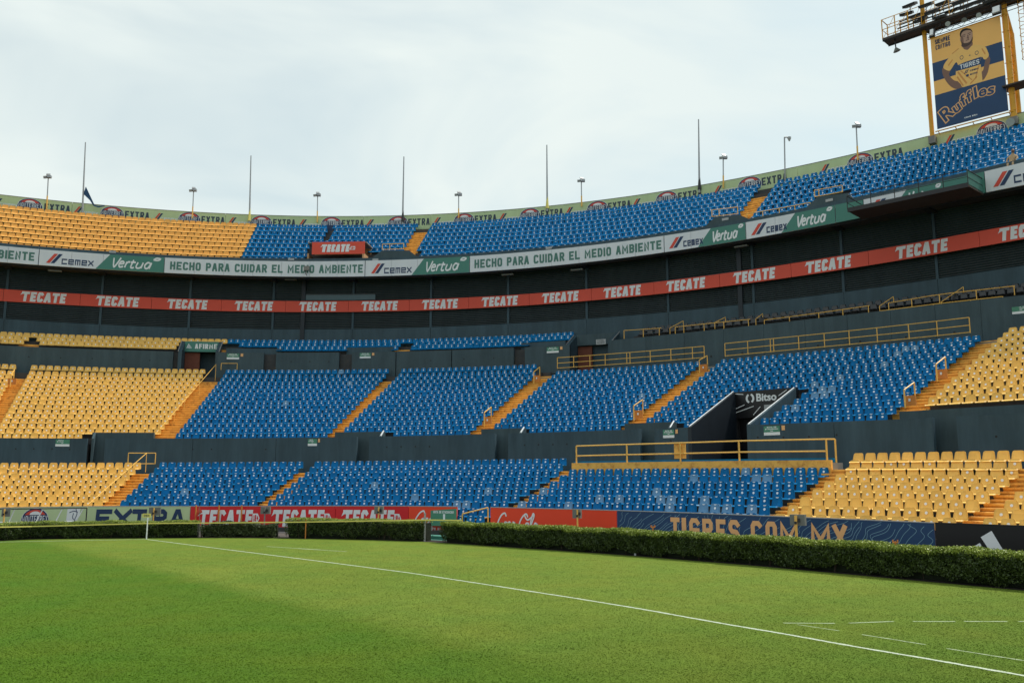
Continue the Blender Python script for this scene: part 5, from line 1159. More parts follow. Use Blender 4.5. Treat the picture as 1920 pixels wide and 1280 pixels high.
# evacuation panel, gap railing and stairs seen through the gap
gs = add(bdo, -.5)
s0_, z0_ = at(807, 985, gs); s1_, z1_ = at(855, 953, gs)
t = thing('evacuation_board', 'green evacuation route panel standing in front of the script board at the gap', 'sign', V3(s0_, gs, 0))
mb = MB(); sweep(mb, s0_, s1_, gs, add(gs, .05), lambda s: z0_ + 0 * s, lambda s: z1_ + 0 * s - .12 * (1 - (s - s0_) / (s1_ - s0_)), 1.); mb.build('green_plate', M['evac'], t)
mb = MB(); fe = lambda u, v, l_: tuple(V3(s0_ + u, float(gs(s0_ + u)) - l_, z0_ + v)); W = s1_ - s0_
put(mb, text2d('RUTA DE EVACUACION', W * .12, (z1_ - z0_) * .72, W * .8, .13, .03), fe, .012); put(mb, [([(W * .5, .28), (W * .58, .28), (W * .58, .62), (W * .5, .62)], 0)], fe, .012); mb.build('lettering', M['white'], t)
for q_ in (s0_ + .1, s1_ - .1): mb = MB(); mb.tube(V3(q_, add(gs, .03), 0), V3(q_, add(gs, .03), z0_), .03, 5); mb.build('support_post', M['galv'], t)
t = thing('gap_railing', 'weathered sloping pipe railing beside the long orange red board', 'railing', V3(sb_(915), bdo, 0))
P = [at(867, 963, bdo), at(915, 951, add(bdo, .6))]; A = V3(P[0][0], bdo, P[0][1]); B = V3(P[1][0], add(bdo, .6), P[1][1])
mb = MB(); mb.path([A - Vector((0, 0, .9)), A, B, B - Vector((0, 0, 1.2))], .035, 6); mb.tube(A - Vector((0, 0, .45)), B - Vector((0, 0, .5)), .03, 6); mb.build('pipe_frame', M['rail'], t)
mb = MB(); gA, gB = ground(783, 1014.5), ground(826, 1016.5); mb.addv([gA + Vector((0, 0, .006)), gB + Vector((.6, 0, .006)), V3(sb_(905), bdo, .006), V3(sb_(800), bdo, .006)], [(0, 1, 2, 3)]); o = mb.build('green_carpet', M['vert'], loc=(0, 0, 0)); tag(o, 'green carpet strip leading through the gap between the hedges', 'carpet')
mb = MB(); a_ = ground(796, 1005, .12); b2_ = ground(825, 1008, .12); mb.addv([Vector((a_.x, a_.y, 0)), Vector((b2_.x + .8, b2_.y, 0)), Vector((b2_.x + .8, b2_.y + 1, 0)), Vector((a_.x, a_.y + 1, 0)), Vector((a_.x, a_.y, .16)), Vector((b2_.x + .8, b2_.y, .16)), Vector((b2_.x + .8, b2_.y + 1, .16)), Vector((a_.x, a_.y + 1, .16))], [(3, 2, 1, 0), (4, 5, 6, 7), (0, 1, 5, 4), (1, 2, 6, 5), (2, 3, 7, 6), (3, 0, 4, 7)]); o = mb.build('green_step', M['vert'], loc=a_); tag(o, 'low green step block on the carpet in the hedge gap', 'step')

# ================================================================== HEDGES
def hline(px): # ground front line of the hedge
    xs = [p[0] for p in HEDGE_PX]; ys = [p[1] for p in HEDGE_PX]; return ground(px, float(np.interp(px, xs, ys)))
def hedge(pa, pb, h, depth, dens, label, m, under=.22, gaps=0., leaf=.034, seed=1, ragged=.05):
    rg = np.random.default_rng(seed); P = [hline(x) for x in np.linspace(pa, pb, 40)]; P = np.array([[p.x, p.y] for p in P]); sg = np.r_[0, np.cumsum(np.linalg.norm(np.diff(P, axis=0), axis=1))]; Lh = sg[-1]
    t = thing('hedge', label, 'hedge', (float(P[0, 0]), float(P[0, 1]) + depth / 2, 0), 'clipped hedges round the pitch')
    def frame(u):
        x = np.interp(u, sg, P[:, 0]); y = np.interp(u, sg, P[:, 1]); e = .4; dx = np.interp(u + e, sg, P[:, 0]) - np.interp(u - e, sg, P[:, 0]); dy = np.interp(u + e, sg, P[:, 1]) - np.interp(u - e, sg, P[:, 1]); nn = np.hypot(dx, dy) + 1e-9
        return x, y, dx / nn, dy / nn
    def lump(u, k): return np.sin(u * 1.9 + k) * .5 + np.sin(u * 4.3 + 2 * k) * .3 + np.sin(u * 9.1 + 3 * k) * .2
    n_ = int(Lh * dens); u = rg.uniform(0, Lh, n_); kind_ = rg.random(n_)
    d = np.empty(n_); z = np.empty(n_)
    top = h + ragged * lump(u, seed); face = .06 + .07 * lump(u * 1.3, seed + 2); lowz = np.clip(under + .16 * lump(u * 1.1, seed + 4), .01, 1)
    f_ = kind_ < .52; b2 = (kind_ >= .52) & (kind_ < .84); c2_ = ~(f_ | b2)
    zz = rg.random(n_); zz = np.where(f_, zz ** .8, zz)
    z[:] = lowz + (top - lowz) * zz
    bulge = .10 * np.sin(z * 9 + u * 5) * np.sin(u * 6.3 + z * 4)
    d[:] = np.where(f_, face + bulge + np.abs(rg.normal(0, .05, n_)) + np.clip(.25 - z, 0, 1) * .6, 0)
    d = np.where(b2, rg.uniform(.02, depth, n_), d); z = np.where(b2, top - np.abs(rg.normal(0, .035, n_)) + rg.normal(0, .015, n_) - .06 * (d < .1), z)
    d = np.where(c2_, rg.uniform(.1, depth, n_), d)
    if gaps: keep = (np.sin(u * 3.1 + z * 6) * np.sin(u * 1.7 - z * 3 + 1) + rg.normal(0, .35, n_)) > gaps; u, d, z, top = u[keep], d[keep], z[keep], top[keep]; n_ = len(u)
    x, y, tx, ty = frame(u); X = x - ty * d; Y = y + tx * d      # into the hedge, away from the pitch
    c_ = np.stack([X, Y, z], 1); q = rg.normal(size=(n_, 3)); q[:, 2] += .6; q /= np.linalg.norm(q, axis=1)[:, None]
    a_ = np.cross(q, rg.normal(size=(n_, 3))); a_ /= np.linalg.norm(a_, axis=1)[:, None]; b_ = np.cross(q, a_)
    L1 = (leaf * rg.uniform(.7, 1.35, n_))[:, None]; L2 = L1 * .5
    V = np.concatenate([c_ - a_ * L1, c_ + b_ * L2, c_ + a_ * L1, c_ - b_ * L2], 1).reshape(-1, 3) - np.array(t.location)
    me = bpy.data.meshes.new('foliage'); me.vertices.add(len(V)); me.vertices.foreach_set('co', V.ravel()); me.loops.add(n_ * 4); me.loops.foreach_set('vertex_index', np.arange(n_ * 4, dtype=np.int32)); me.polygons.add(n_)
    me.polygons.foreach_set('loop_start', np.arange(0, n_ * 4, 4, dtype=np.int32)); me.polygons.foreach_set('loop_total', np.full(n_, 4, dtype=np.int32)); me.materials.append(m); me.materials.append(M['sunlit'] if m is M['leaf'] else m); me.polygons.foreach_set('material_index', (z > top - .09 - .10 * rg.random(len(z))).astype(np.int32)); me.update(calc_edges=True)
    o = bpy.data.objects.new('foliage', me); COL.objects.link(o); o.parent = t; o['kind'] = 'stuff'
    # woody inside and stems
    mb = MB(); uu = np.arange(0, Lh, .35)
    for v in uu:
        x, y, tx, ty = frame(v); dd_ = rg.uniform(.25, depth - .15); bx, by = x - ty * dd_, y + tx * dd_
        for k in range(3): mb.tube((bx, by, 0), (bx + rg.normal(0, .14), by + rg.normal(0, .1), h * .75), .018, 4, 0, .008)
    mb.build('stems', M['bark'], t)
    if not gaps:
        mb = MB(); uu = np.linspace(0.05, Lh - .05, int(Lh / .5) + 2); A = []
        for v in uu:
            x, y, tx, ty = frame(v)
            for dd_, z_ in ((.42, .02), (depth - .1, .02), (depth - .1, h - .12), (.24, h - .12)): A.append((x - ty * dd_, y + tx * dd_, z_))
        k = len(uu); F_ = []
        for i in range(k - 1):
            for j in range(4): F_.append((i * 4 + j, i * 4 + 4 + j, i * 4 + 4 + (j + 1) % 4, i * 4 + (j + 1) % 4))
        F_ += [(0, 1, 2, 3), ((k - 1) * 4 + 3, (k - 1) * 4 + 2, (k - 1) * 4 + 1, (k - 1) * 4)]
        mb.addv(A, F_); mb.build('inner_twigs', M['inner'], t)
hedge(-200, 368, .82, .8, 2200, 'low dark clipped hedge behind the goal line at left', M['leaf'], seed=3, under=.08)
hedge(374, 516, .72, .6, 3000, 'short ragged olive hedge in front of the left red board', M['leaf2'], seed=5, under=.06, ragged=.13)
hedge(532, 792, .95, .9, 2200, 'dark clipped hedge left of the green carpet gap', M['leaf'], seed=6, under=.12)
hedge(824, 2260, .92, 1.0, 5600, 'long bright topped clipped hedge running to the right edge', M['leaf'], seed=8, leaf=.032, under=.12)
# soil bed and red kerb behind the hedge
mb = MB(); A = [hline(x) for x in np.linspace(-250, 2300, 80)]; F_ = []
V_ = []
for i, p in enumerate(A):
    q = A[min(i + 1, 79)] - A[max(i - 1, 0)]; q.normalize(); nn = Vector((-q.y, q.x, 0)); V_ += [p + nn * .02 + Vector((0, 0, .008)), p + nn * 1.25 + Vector((0, 0, .008))]
mb.addv(V_, [(2 * i, 2 * i + 2, 2 * i + 3, 2 * i + 1) for i in range(79)]); o = mb.build('soil_bed', mat('dark_soil', (.02, .014, .01), .95, .4, 6.)); tag(o, kind='structure')

# short blades of turf standing on the nearer part of the pitch
def turf(n_):
    rg = np.random.default_rng(5); d = 9.5 / (1 - rg.random(n_) * (1 - 9.5 / 50.)) ; x = rg.uniform(-.72, .72, n_) * d; y = d
    keep = rg.random(n_) < np.clip((50 - y) / 22, 0, 1); P = np.stack([x, y], 1)[keep]
    ex = np.array([p.x for p in edge]); ey = np.array([p.y for p in edge]); P = P[P[:, 1] < np.interp(P[:, 0], ex, ey) - .05]
    def seg(P, a, b_):
        a = np.array([a.x, a.y]); b_ = np.array([b_.x, b_.y]); v = b_ - a; t = np.clip(((P - a) @ v) / (v @ v), 0, 1); return np.linalg.norm(P - a - t[:, None] * v, axis=1)
    for a, b_ in zip(TLW[:-1], TLW[1:]): P = P[seg(P, a, b_) > .045 + .02 * rg.random(len(P))]
    for a, b_ in (((1592, 1167.5), (1676, 1164.5)), ((1712, 1164.5), (1791, 1164.6)), ((1808, 1164.4), (1889, 1164.6)), ((1469, 1167.5), (1565, 1168)), ((1495, 1170.5), (1574, 1182)), ((1616, 1189), (1736, 1208)), ((1775, 1215), (1920, 1238))): P = P[seg(P, ground(*a), ground(*b_)) > .03]
    m_ = len(P); h_ = rg.uniform(.004, .011, m_); w_ = rg.uniform(.004, .008, m_) * (1 + P[:, 1] / 30); th_ = rg.uniform(0, math.pi, m_); ln = rg.normal(0, .016, (m_, 2))
    c_ = np.concatenate([P, np.zeros((m_, 1))], 1); dx = np.stack([np.cos(th_) * w_, np.sin(th_) * w_, 0 * w_], 1)
    V = np.stack([c_ - dx, c_ + dx, c_ + np.stack([ln[:, 0], ln[:, 1], h_], 1)], 1).reshape(-1, 3)
    me = bpy.data.meshes.new('turf_blades'); me.vertices.add(len(V)); me.vertices.foreach_set('co', V.ravel()); me.loops.add(m_ * 3); me.loops.foreach_set('vertex_index', np.arange(m_ * 3, dtype=np.int32)); me.polygons.add(m_)
    me.polygons.foreach_set('loop_start', np.arange(0, m_ * 3, 3, dtype=np.int32)); me.polygons.foreach_set('loop_total', np.full(m_, 3, dtype=np.int32)); me.update(calc_edges=True)
    bm_ = gm.copy(); bm_.name = 'turf_blade'; nn_ = bm_.node_tree.nodes; ll = bm_.node_tree.links; hs_ = [q for q in nn_ if q.type == 'HUE_SAT'][0]
    gg = nn_.new('ShaderNodeNewGeometry'); r_ = nn_.new('ShaderNodeMapRange'); r_.inputs['To Min'].default_value = 1.0; r_.inputs['To Max'].default_value = 1.2; ll.new(gg.outputs['Random Per Island'], r_.inputs['Value']); ll.new(r_.outputs[0], hs_.inputs['Value'])
    for l_ in list(ll):
        if l_.to_socket.name == 'Normal': ll.remove(l_)
    me.materials.append(bm_); o = bpy.data.objects.new('turf_blades', me); COL.objects.link(o); tag(o, 'short green turf blades covering the pitch', 'grass', kind='stuff')
turf(760000)
# ================================================================== SMALL FIELD-SIDE THINGS
c0 = ground(274.5, 1010)
t = thing('corner_flag', 'white corner post with yellow plate where the touchline starts', 'corner post', c0)
mb = MB(); zt_ = zof(968, c0); mb.tube(c0, (c0.x, c0.y, zt_), .03, 8); mb.build('post', M['white'], t)
mb = MB(); mb.box((c0.x - .05, c0.y - .02, zt_ + .06), .20, .012, .09); mb.build('yellow_plate', M['tape'], t)
mb = MB(); put(mb, text2d('CEM', c0.x - .18, zt_ + .01, .26, .09, .022), lambda u, v, l_: (u, c0.y - .04, v)); mb.build('lettering', M['navy'], t)
c1_ = hline(358); c1_ = c1_ + Vector((0, 1.3, 0))
t = thing('corner_pennant', 'faded red pennant leaning by the hedge left of the red boards', 'flag', c1_)
tp_, bt_ = Vector((c1_.x - .12, c1_.y, float(zof(949, c1_)))), c1_
mb = MB(); mb.tube(bt_, tp_, .014, 6); mb.build('pole', M['grey'], t)
mb = MB(); A = [tp_, tp_ + Vector((.18, 0, -.28)), tp_ + Vector((-.02, .03, -.42)), tp_ + Vector((-.2, 0, -.62)), tp_ + Vector((-.12, -.02, -.3))]; mb.addv(A + [p + Vector((0, .01, 0)) for p in A], [(0, 1, 2, 3, 4), (9, 8, 7, 6, 5)]); mb.build('cloth', M['redp'], t)
# hazard tape strung along the hedge
mb = MB(); T_ = [(-120, 990.5), (0, 987.5), (60, 986.3), (150, 984), (274, 980.6), (420, 979.5), (573, 978), (700, 975.8), (800, 974.2), (866, 975)]; P = []
for px, py in T_: q = hline(px) - Vector((0, .1, 0)); P.append(Vector((q.x, q.y, float(zof(py, q)))))
for a_, b2_ in zip(P[:-1], P[1:]):
    w_ = Vector((0, 0, .028)); mb.quad(a_ - w_, b2_ - w_, b2_ + w_, a_ + w_)
    w2 = Vector((0, .004, 0)); mb.quad(b2_ - w_ + w2, a_ - w_ + w2, a_ + w_ + w2, b2_ + w_ + w2)
o = mb.build('barrier_tape', M['tape'], loc=P[0]); tag(o, 'thin yellow barrier tape strung in front of the left hedges', 'tape')
mb = MB()
for px in (573,): q = hline(px) - Vector((0, .06, 0)); mb.tube(q, (q.x, q.y, float(zof(974, q))), .03, 6)
o = mb.build('tape_stake', M['mesh'], loc=q); tag(o, 'orange stake holding the tape before the middle hedge', 'stake')
q = hline(795) + Vector((0, .3, 0)); mb = MB(); mb.tube(q, (q.x, q.y, float(zof(961, q))), .045, 6); o = mb.build('pipe_post', M['galv'], loc=q); tag(o, 'grey pipe post at the left side of the hedge gap', 'post')
for k, (px, y0, y1, w_, pole) in enumerate(((291, 950.5, 966, 20, 976), (12, 952, 968, 14, 978), (498.5, 949.5, 963, 17, 978), (711, 949, 963, 16, 978), (1082, 953.7, 971, 15, 984), (1496, 964, 984.5, 27, 1014))):
    of = add(bdo, -1.2); s, z1_ = at(px, y0, of); _, z0_ = at(px, y1, of); D_ = float(pos(s, of)[1]); W = w_ / F_PX * D_ / 2; p = V3(s, of, (z0_ + z1_) / 2)
    t = thing('equipment_box', ['grey box on a post in front of the navy capitals', 'grey box on a post at the far left edge', 'grey box on a post between the first two red boards', 'grey box on a post before the right red board', 'grey box on a post before the long orange red board', 'large grey green box on a post between the orange capitals'][k], 'box', (p.x, p.y, 0), 'grey equipment boxes on posts behind the hedge')
    mb = MB(); mb.box(p, W, .12, (z1_ - z0_) / 2, float(hd(s)) + .25); mb.build('cabinet', M['grey'], t)
    mb = MB(); dx = -W * .5 if k == 5 else 0; mb.tube((p.x + dx, p.y - .16, 0), (p.x + dx, p.y - .16, p.z + (z1_ - z0_) * .42), .055 if k == 5 else .04, 8); mb.build('post', M['rail'] if k != 2 else M['conc2'], t)
    mb = MB(); mb.box((p.x + dx + .1, p.y - .16, p.z), .05, .04, .07); mb.box((p.x + dx - .02, p.y - .2, p.z - .1), .04, .03, .05); mb.build('connector', M['steel'], t)
    if k == 5: mb = MB(); mb.tube((p.x + .12, p.y - .3, .35), (p.x + .12, p.y - .3, .62), .13, 10); mb.build('white_bucket', M['white'], t)
for k, px in enumerate((368, 411, 453.5)):
    of = add(bdo, -.15); s, z1_ = at(px, 946.5, of); mb = MB(); mb.tube(V3(s, of, 0), V3(s, of, z1_), .05, 6); o = mb.build('orange_post', M['mesh'], loc=V3(s, of, 0)); tag(o, ['leftmost', 'middle', 'rightmost'][k] + ' of the three orange posts against the left red board', 'post', 'orange posts against the left red board')
for k, (px, py) in enumerate(((1191, 1041), (1674, 1014), (1211, 986))):
    if k == 0:
        q = ground(px, py); mb = MB(); mb.tube(q, q + Vector((0, 0, .16)), .035, 8); mb.tube(q + Vector((0, 0, .16)), q + Vector((0, 0, .2)), .02, 8); o = mb.build('sprinkler', M['white'], loc=q); tag(o, 'small white sprinkler standing at the foot of the long hedge', 'sprinkler')
    else:
        q = hline(px + (6 if k == 1 else 4)) + Vector((.3, .6, 0)); z = float(zof(py, q)); mb = MB(); mb.tube((q.x, q.y, 0), (q.x, q.y, z), .025, 6); mb.tube((q.x - .07, q.y, z - .04), (q.x + .07, q.y, z - .04), .02, 6); mb.tube((q.x - .07, q.y, z - .04), (q.x - .07, q.y, z + .04), .02, 6); mb.tube((q.x + .07, q.y, z - .04), (q.x + .07, q.y, z + .04), .02, 6)
        o = mb.build('tap_standpipe', M['mesh'], loc=q); tag(o, 'rusty standpipe poking above the hedge ' + ('before the navy board near the right' if k == 1 else 'left of the orange capitals'), 'pipe')
# white slanted goal frame leaning at the far left
gq = add(bdo, -.7); t = thing('folded_goal_frame', 'white pipe frame with slanting bars standing before the far left board', 'frame', V3(sb_(80), gq, 0))
mb = MB(); P0, P1 = at(-60, 955, gq), at(163, 952, gq); mb.path([V3(P0[0], gq, P0[1]), V3(P1[0], gq, P1[1])], .03, 5); mb.tube(V3(P1[0], gq, 0), V3(P1[0], gq, P1[1]), .035, 5); mb.build('dark_frame', M['steel'], t)
mb = MB()
for x0, x1 in ((17, 28), (67, 81), (104, 117), (142, 156)): a_, b2_ = at(x0, 978, gq), at(x1, 953, gq); mb.tube(V3(a_[0], gq, a_[1]), V3(b2_[0], gq, b2_[1]), .03, 5)
a_, b2_ = at(-40, 979, gq), at(135, 977, gq); mb.tube(V3(a_[0], gq, a_[1]), V3(b2_[0], gq, b2_[1]), .03, 5); mb.build('slanted_bars', M['white'], t)

# ================================================================== RIM: FLAGPOLES, LIGHTS, CAMERA
po = add(gto, -.15)
FN = ['leftmost tall flagpole with a blue pennant above the yellow seats', 'tall bare flagpole above the yellow and blue boundary', 'tall flagpole with dark rag left of the top left stairs', 'tall flagpole with yellow rag above the central blue seats', 'tallest looking flagpole with dark rag left of the top right stairs']
for k, (x1, y1, x0, y0) in enumerate(((160.3, 267, 155, 395), (470.6, 292, 468, 410), (757.3, 294, 755, 412), (1025.3, 272, 1026, 385), (1309.8, 224, 1311, 350))):
    s, z0_ = at(x0, y0, po); p = V3(s, po, z0_ - .6); q = on_plane(x1, y1, p, Vector((0, 1, 0))); q.y = p.y
    t = thing('flagpole', FN[k], 'flagpole', p, 'tall flagpoles on the stadium rim'); mb = MB(); mb.tube(p, q, .10, 8, 0, .055); mb.build('pole', M['galv'], t)
    mb = MB(); b2_ = p.lerp(q, .17)
    if k == 0:
        A = [on_plane(x, y, p, Vector((0, 1, 0))) for x, y in ((161, 350), (156.5, 364), (168, 375), (177, 384), (184, 386), (196, 385), (196, 387), (184, 389), (175, 386))]
        A = [A[0], A[1], A[2], A[3], A[4], A[5], A[6], A[7], A[8]]
        mb.addv([a_ + Vector((0, .02, 0)) for a_ in A], [(0, 1, 2), (0, 2, 3), (2, 8, 3), (3, 8, 4), (8, 7, 4), (4, 7, 6), (4, 6, 5)]); mb.addv([a_ + Vector((0, -.02, 0)) for a_ in A], [(2, 1, 0), (3, 2, 0)]); mb.build('blue_pennant', M['blueflag'], t)
    else:
        mb.tube(b2_ - Vector((0, 0, .9)), b2_ + Vector((.02, 0, .9)), .18, 6, 0, .03); mb.build('furled_rag', M['tape'] if k in (1, 3) else M['steel'], t)
LN = ['leftmost rim floodlight left of the blue pennant', 'rim floodlight above the middle of the yellow seats', 'rim floodlight above the red kiosk', 'rim floodlight right of the centre left flagpole', 'rim floodlight right of the central flagpole', 'rim floodlight right of the tallest looking flagpole', 'rim floodlight left of the floodlight tower']
for k, (x, yt, x0, y0) in enumerate(((90.6, 333, 88, 385), (363, 358, 361, 402), (595.5, 367, 595, 410), (860, 366, 860, 402), (1090, 340, 1090.5, 380), (1356, 297, 1356, 345), (1605.5, 238, 1608, 292))):
    s, z0_ = at(x0, y0, po); p = V3(s, po, z0_ - .4); q = on_plane(x, yt, p, Vector((0, 1, 0))); q.y = p.y
    t = thing('rim_floodlight', LN[k], 'floodlight', p, 'small floodlights on poles along the rim'); mb = MB(); mb.tube(p, q, .055, 6); mb.build('pole', M['galv'], t)
    mb = MB(); mb.tube(p, p.lerp(q, .42), .07, 6); mb.build('yellow_base', M['rail'], t)
    for j, (dx, dz, ra) in enumerate(((-.30, .0, .3), (.25, .05, -.2), (.05, .38, .9))):
        mb = MB(); mb.box(q + Vector((dx * .7, -.1, dz * .7)), .17, .12, .12 if j < 2 else .05, .3 * (j - 1), rx=ra); lh = mb.build('lamp_head', M['galv'], t)
    mb = MB(); mb.tube(q + Vector((-.35, 0, -.05)), q + Vector((.35, 0, .08)), .025, 5); mb.build('crossbar', M['galv'], t)
s, z0_ = at(1471.5, 330, po); p = V3(s, po, z0_ - .8); q = on_plane(1470.8, 257.5, p, Vector((0, 1, 0))); q.y = p.y
t = thing('security_camera', 'dome camera on a thin bent grey pole on the rim', 'camera', p); mb = MB(); mb.path([p, q, q + Vector((.42, 0, 0))], .06, 6); mb.build('pole', M['galv'], t)
mb = MB(); mb.tube(q + Vector((.42, 0, .02)), q + Vector((.42, 0, -.12)), .17, 10); mb.tube(q + Vector((.42, 0, -.12)), q + Vector((.42, 0, -.36)), .16, 10, 0, .06); mb.build('dome', M['lens'], t)

# ================================================================== FLOODLIGHT TOWER WITH POSTER
tL0 = V3(S(1748, add(gto, -.3), 29), add(gto, -.3), 0); thd = R(-45); tdir = Vector((math.cos(thd), math.sin(thd), 0)); tnn = Vector((math.sin(thd), -math.cos(thd), 0))   # tnn towards the field
def TP(px, py, d=0.): return on_plane(px, py, tL0 + tnn * d, tnn)
tower = thing('floodlight_tower', 'yellow steel floodlight tower with lamp gantry rising above the right rim', 'tower', (tL0.x, tL0.y, 27))
def vpost(px, py, r, ztop, name='column', d=0.):
    p = TP(px, py, d); mb = MB(); mb.tube((p.x, p.y, p.z), (p.x, p.y, ztop), r, 10); mb.build(name, M['towery'], tower); return p
ZT = TP(1742, -60).z
pl = vpost(1748.5, 262, .17, ZT); pr = vpost(1902, 226, .21, ZT); pr2 = vpost(1911, 212, .16, TP(1903, 62, -1.2).z, 'rear_column', -1.2)
a_ = Vector((pr2.x, pr2.y, TP(1903, 62, -1.2).z)); mb = MB(); mb.tube(a_, Vector((pr.x, pr.y, TP(1893, 5).z)), .14, 8); mb.build('slanted_strut', M['towery'], tower)
mb = MB(); zb_ = TP(1905, 160).z; zt_ = TP(1893, 15).z; k = 9
for j in range(k):
    z0_ = zb_ + (zt_ - zb_) * j / k; z1_ = zb_ + (zt_ - zb_) * (j + 1) / k
    A = Vector((pr.x, pr.y, z0_ if j % 2 else z1_)); f = .25; B = Vector((pr2.x, pr2.y, z1_ if j % 2 else z0_)); mb.tube(A, B, .03, 4); mb.tube((pr.x, pr.y, z0_), (pr2.x, pr2.y, z0_), .03, 4)
mb.build('lattice_bracing', M['towery'], tower)
for p_, px, py in ((pl, 1748.5, 262), (pr, 1900, 226)):
    mb = MB(); mb.box((p_.x, p_.y, p_.z - .05), .24, .24, .3, thd); mb.build('footing', M['conc2'], tower)
# ladder cage on the right
mb = MB(); lc = pr + tdir * 1.25 - tnn * .3; zs = np.arange(TP(1905, 112).z, TP(1905, -40).z, .62)
for z_ in zs:
    mb.path([Vector((lc.x + .42 * math.cos(a2), lc.y + .42 * math.sin(a2), z_)) for a2 in np.linspace(0, 2 * math.pi, 11)], .022, 4)
for a2 in np.linspace(0, 2 * math.pi, 7)[:-1]: mb.tube((lc.x + .42 * math.cos(a2), lc.y + .42 * math.sin(a2), zs[0]), (lc.x + .42 * math.cos(a2), lc.y + .42 * math.sin(a2), zs[-1]), .02, 4)
mb.build('ladder_cage', M['towery'], tower)
A0 = TP(1884, 163, .5); mb = MB(); c_ = pr + tdir * .55; c_.z = A0.z; mb.box(c_, 1.0, .7, .05, thd); mb.build('small_platform', M['brown'], tower)
# gantry
gd = .75
gl, gr_ = TP(1655, 73, gd), TP(1960, -22, gd); zg = (gl.z + TP(1800, 27, gd).z) / 2
def GP(px, d=gd, dz=0.): p = TP(px, 40, d); return Vector((p.x, p.y, zg + dz))
uG = (gr_ - gl); uG.z = 0; LG_ = uG.length; uG.normalize(); gl = Vector((gl.x, gl.y, zg))
ctr = gl + uG * LG_ / 2 - tnn * .55
mb = MB(); mb.box(ctr, LG_ / 2, .62, .10, thd); mb.build('gantry_deck', M['brown'], tower)
mb = MB()
for d in (0, -1.15): A = gl + tnn * d; mb.tube(A + Vector((0, 0, -.12)), A + uG * LG_ + Vector((0, 0, -.12)), .07, 5)
mb.build('gantry_beams', M['steel'], tower)
mb = MB(); hR = 1.75
for d in (0, -1.15):
    A = gl + tnn * d
    for h_ in (hR, hR * .5): mb.tube(A + Vector((0, 0, h_)), A + uG * LG_ + Vector((0, 0, h_)), .03, 5)
    for j in range(0, 9): p_ = A + uG * min(LG_, j * 1.05); mb.tube(p_, p_ + Vector((0, 0, hR)), .045 if j < 3 else .03, 5)
    for j in range(0, 6): p_ = A + uG * (j * 1.05); mb.tube(p_, p_ + uG * 1.05 + Vector((0, 0, hR)), .018, 4)
mb.tube(gl + Vector((0, 0, hR)), gl - tnn * 1.15 + Vector((0, 0, hR)), .04, 5); mb.tube(gl + Vector((0, 0, hR * .5)), gl - tnn * 1.15 + Vector((0, 0, hR * .5)), .03, 5)
mb.build('gantry_railing', M['towery'], tower)
mb = MB(); z_ = zg - .75
for d in (-.2, -.8):
    A = gl + tnn * d + uG * 3.3; A.z = z_
    mb.tube(A, A + uG * (LG_ - 4.0), .03, 5); mb.tube(A + Vector((0, 0, .38)), A + uG * (LG_ - 4.0) + Vector((0, 0, .38)), .03, 5)
    for j in range(12): p_ = A + uG * j * .42; mb.tube(p_ + Vector((0, 0, .38 * (j % 2))), p_ + uG * .42 + Vector((0, 0, .38 * ((j + 1) % 2))), .018, 4)
mb.build('poster_truss', M['steel'], tower)
# lamps on the gantry: individually
rr = random.Random(3)
LP = [(1706, 10), (1736, 10), (1768, 6), (1800, 4), (1716, 30), (1748, 22), (1726, 38), (1762, 32), (1786, 20), (1812, 12), (1700, 26), (1836, 3), (1752, 44), (1858, 2)]
for k, (px, py) in enumerate(LP):
    d = .75 if k % 2 else .2; c_ = TP(px, py, d)
    t = thing('tower_lamp', f"{ORD[k + 1]} dark angled floodlight from the left on the tower gantry", 'floodlight', c_, 'dark floodlights on the tower gantry')
    ax = thd + rr.uniform(-.15, .15)
    mb = MB(); mb.box(c_, .50, .34, .10, ax, rx=R(22)); mb.build('lamp_housing', M['steel'], t)
    mb = MB(); o_ = c_ - Vector((0, 0, .10)); mb.box(o_, .36, .24, .03, ax, rx=R(18)); mb.build('lamp_glass', M['grey'], t)
    mb = MB(); mb.tube(c_ + Vector((0, 0, -.08)), c_ + Vector((.05, .1, -.65)), .035, 5); mb.tube(c_ + Vector((.2, 0, -.05)), c_ + Vector((-.1, 0, -.45)), .025, 4); mb.build('yoke', M['steel'], t)
mb = MB()
for j in range(3):
    A = gl + tnn * (-.1 - .35 * j) + uG * 1.2 + Vector((0, 0, .55 + .45 * j)); mb.tube(A, A + uG * (LG_ - 1.4), .06, 5)
mb.build('lamp_rails', M['steel'], tower)
for k, (px, py, r_) in enumerate(((1777, 45, .19), (1808, 38, .19), (1835, 29, .19))):
    c_ = TP(px, py, 1.0); mb = MB(); n2 = (Vector((0, 0, CAM_H)) - c_).normalized(); mb.tube(c_, c_ - n2 * .22, r_, 12, 0, r_ * .6); o = mb.build('spot_lamp', M['lens'] if k != 1 else M['grey'], loc=c_); tag(o, ['left', 'middle', 'right'][k] + ' one of the three round spot lamps above the poster', 'lamp', 'round spot lamps above the poster')
for k, (px, py) in enumerate(((1868, 19), (1747, 62))):
    c_ = TP(px, py, 1.1); t = thing('square_floodlight', ['square white faced floodlight above the right corner of the poster', 'tilted white faced floodlight above the left corner of the poster'][k], 'floodlight', c_)
    mb = MB(); mb.box(c_, .24 if k == 0 else .12, .10, .28, thd, rx=-.3); mb.build('lamp_glass', M['white'], t); mb = MB(); mb.box(c_ - tnn * .12, .30 if k == 0 else .2, .08, .36, thd, rx=-.3); mb.build('lamp_housing', M['steel'], t)
c_ = TP(1681, 93, .3); t = thing('horn_loudspeaker', 'grey horn loudspeaker hanging under the left end of the gantry', 'loudspeaker', c_)
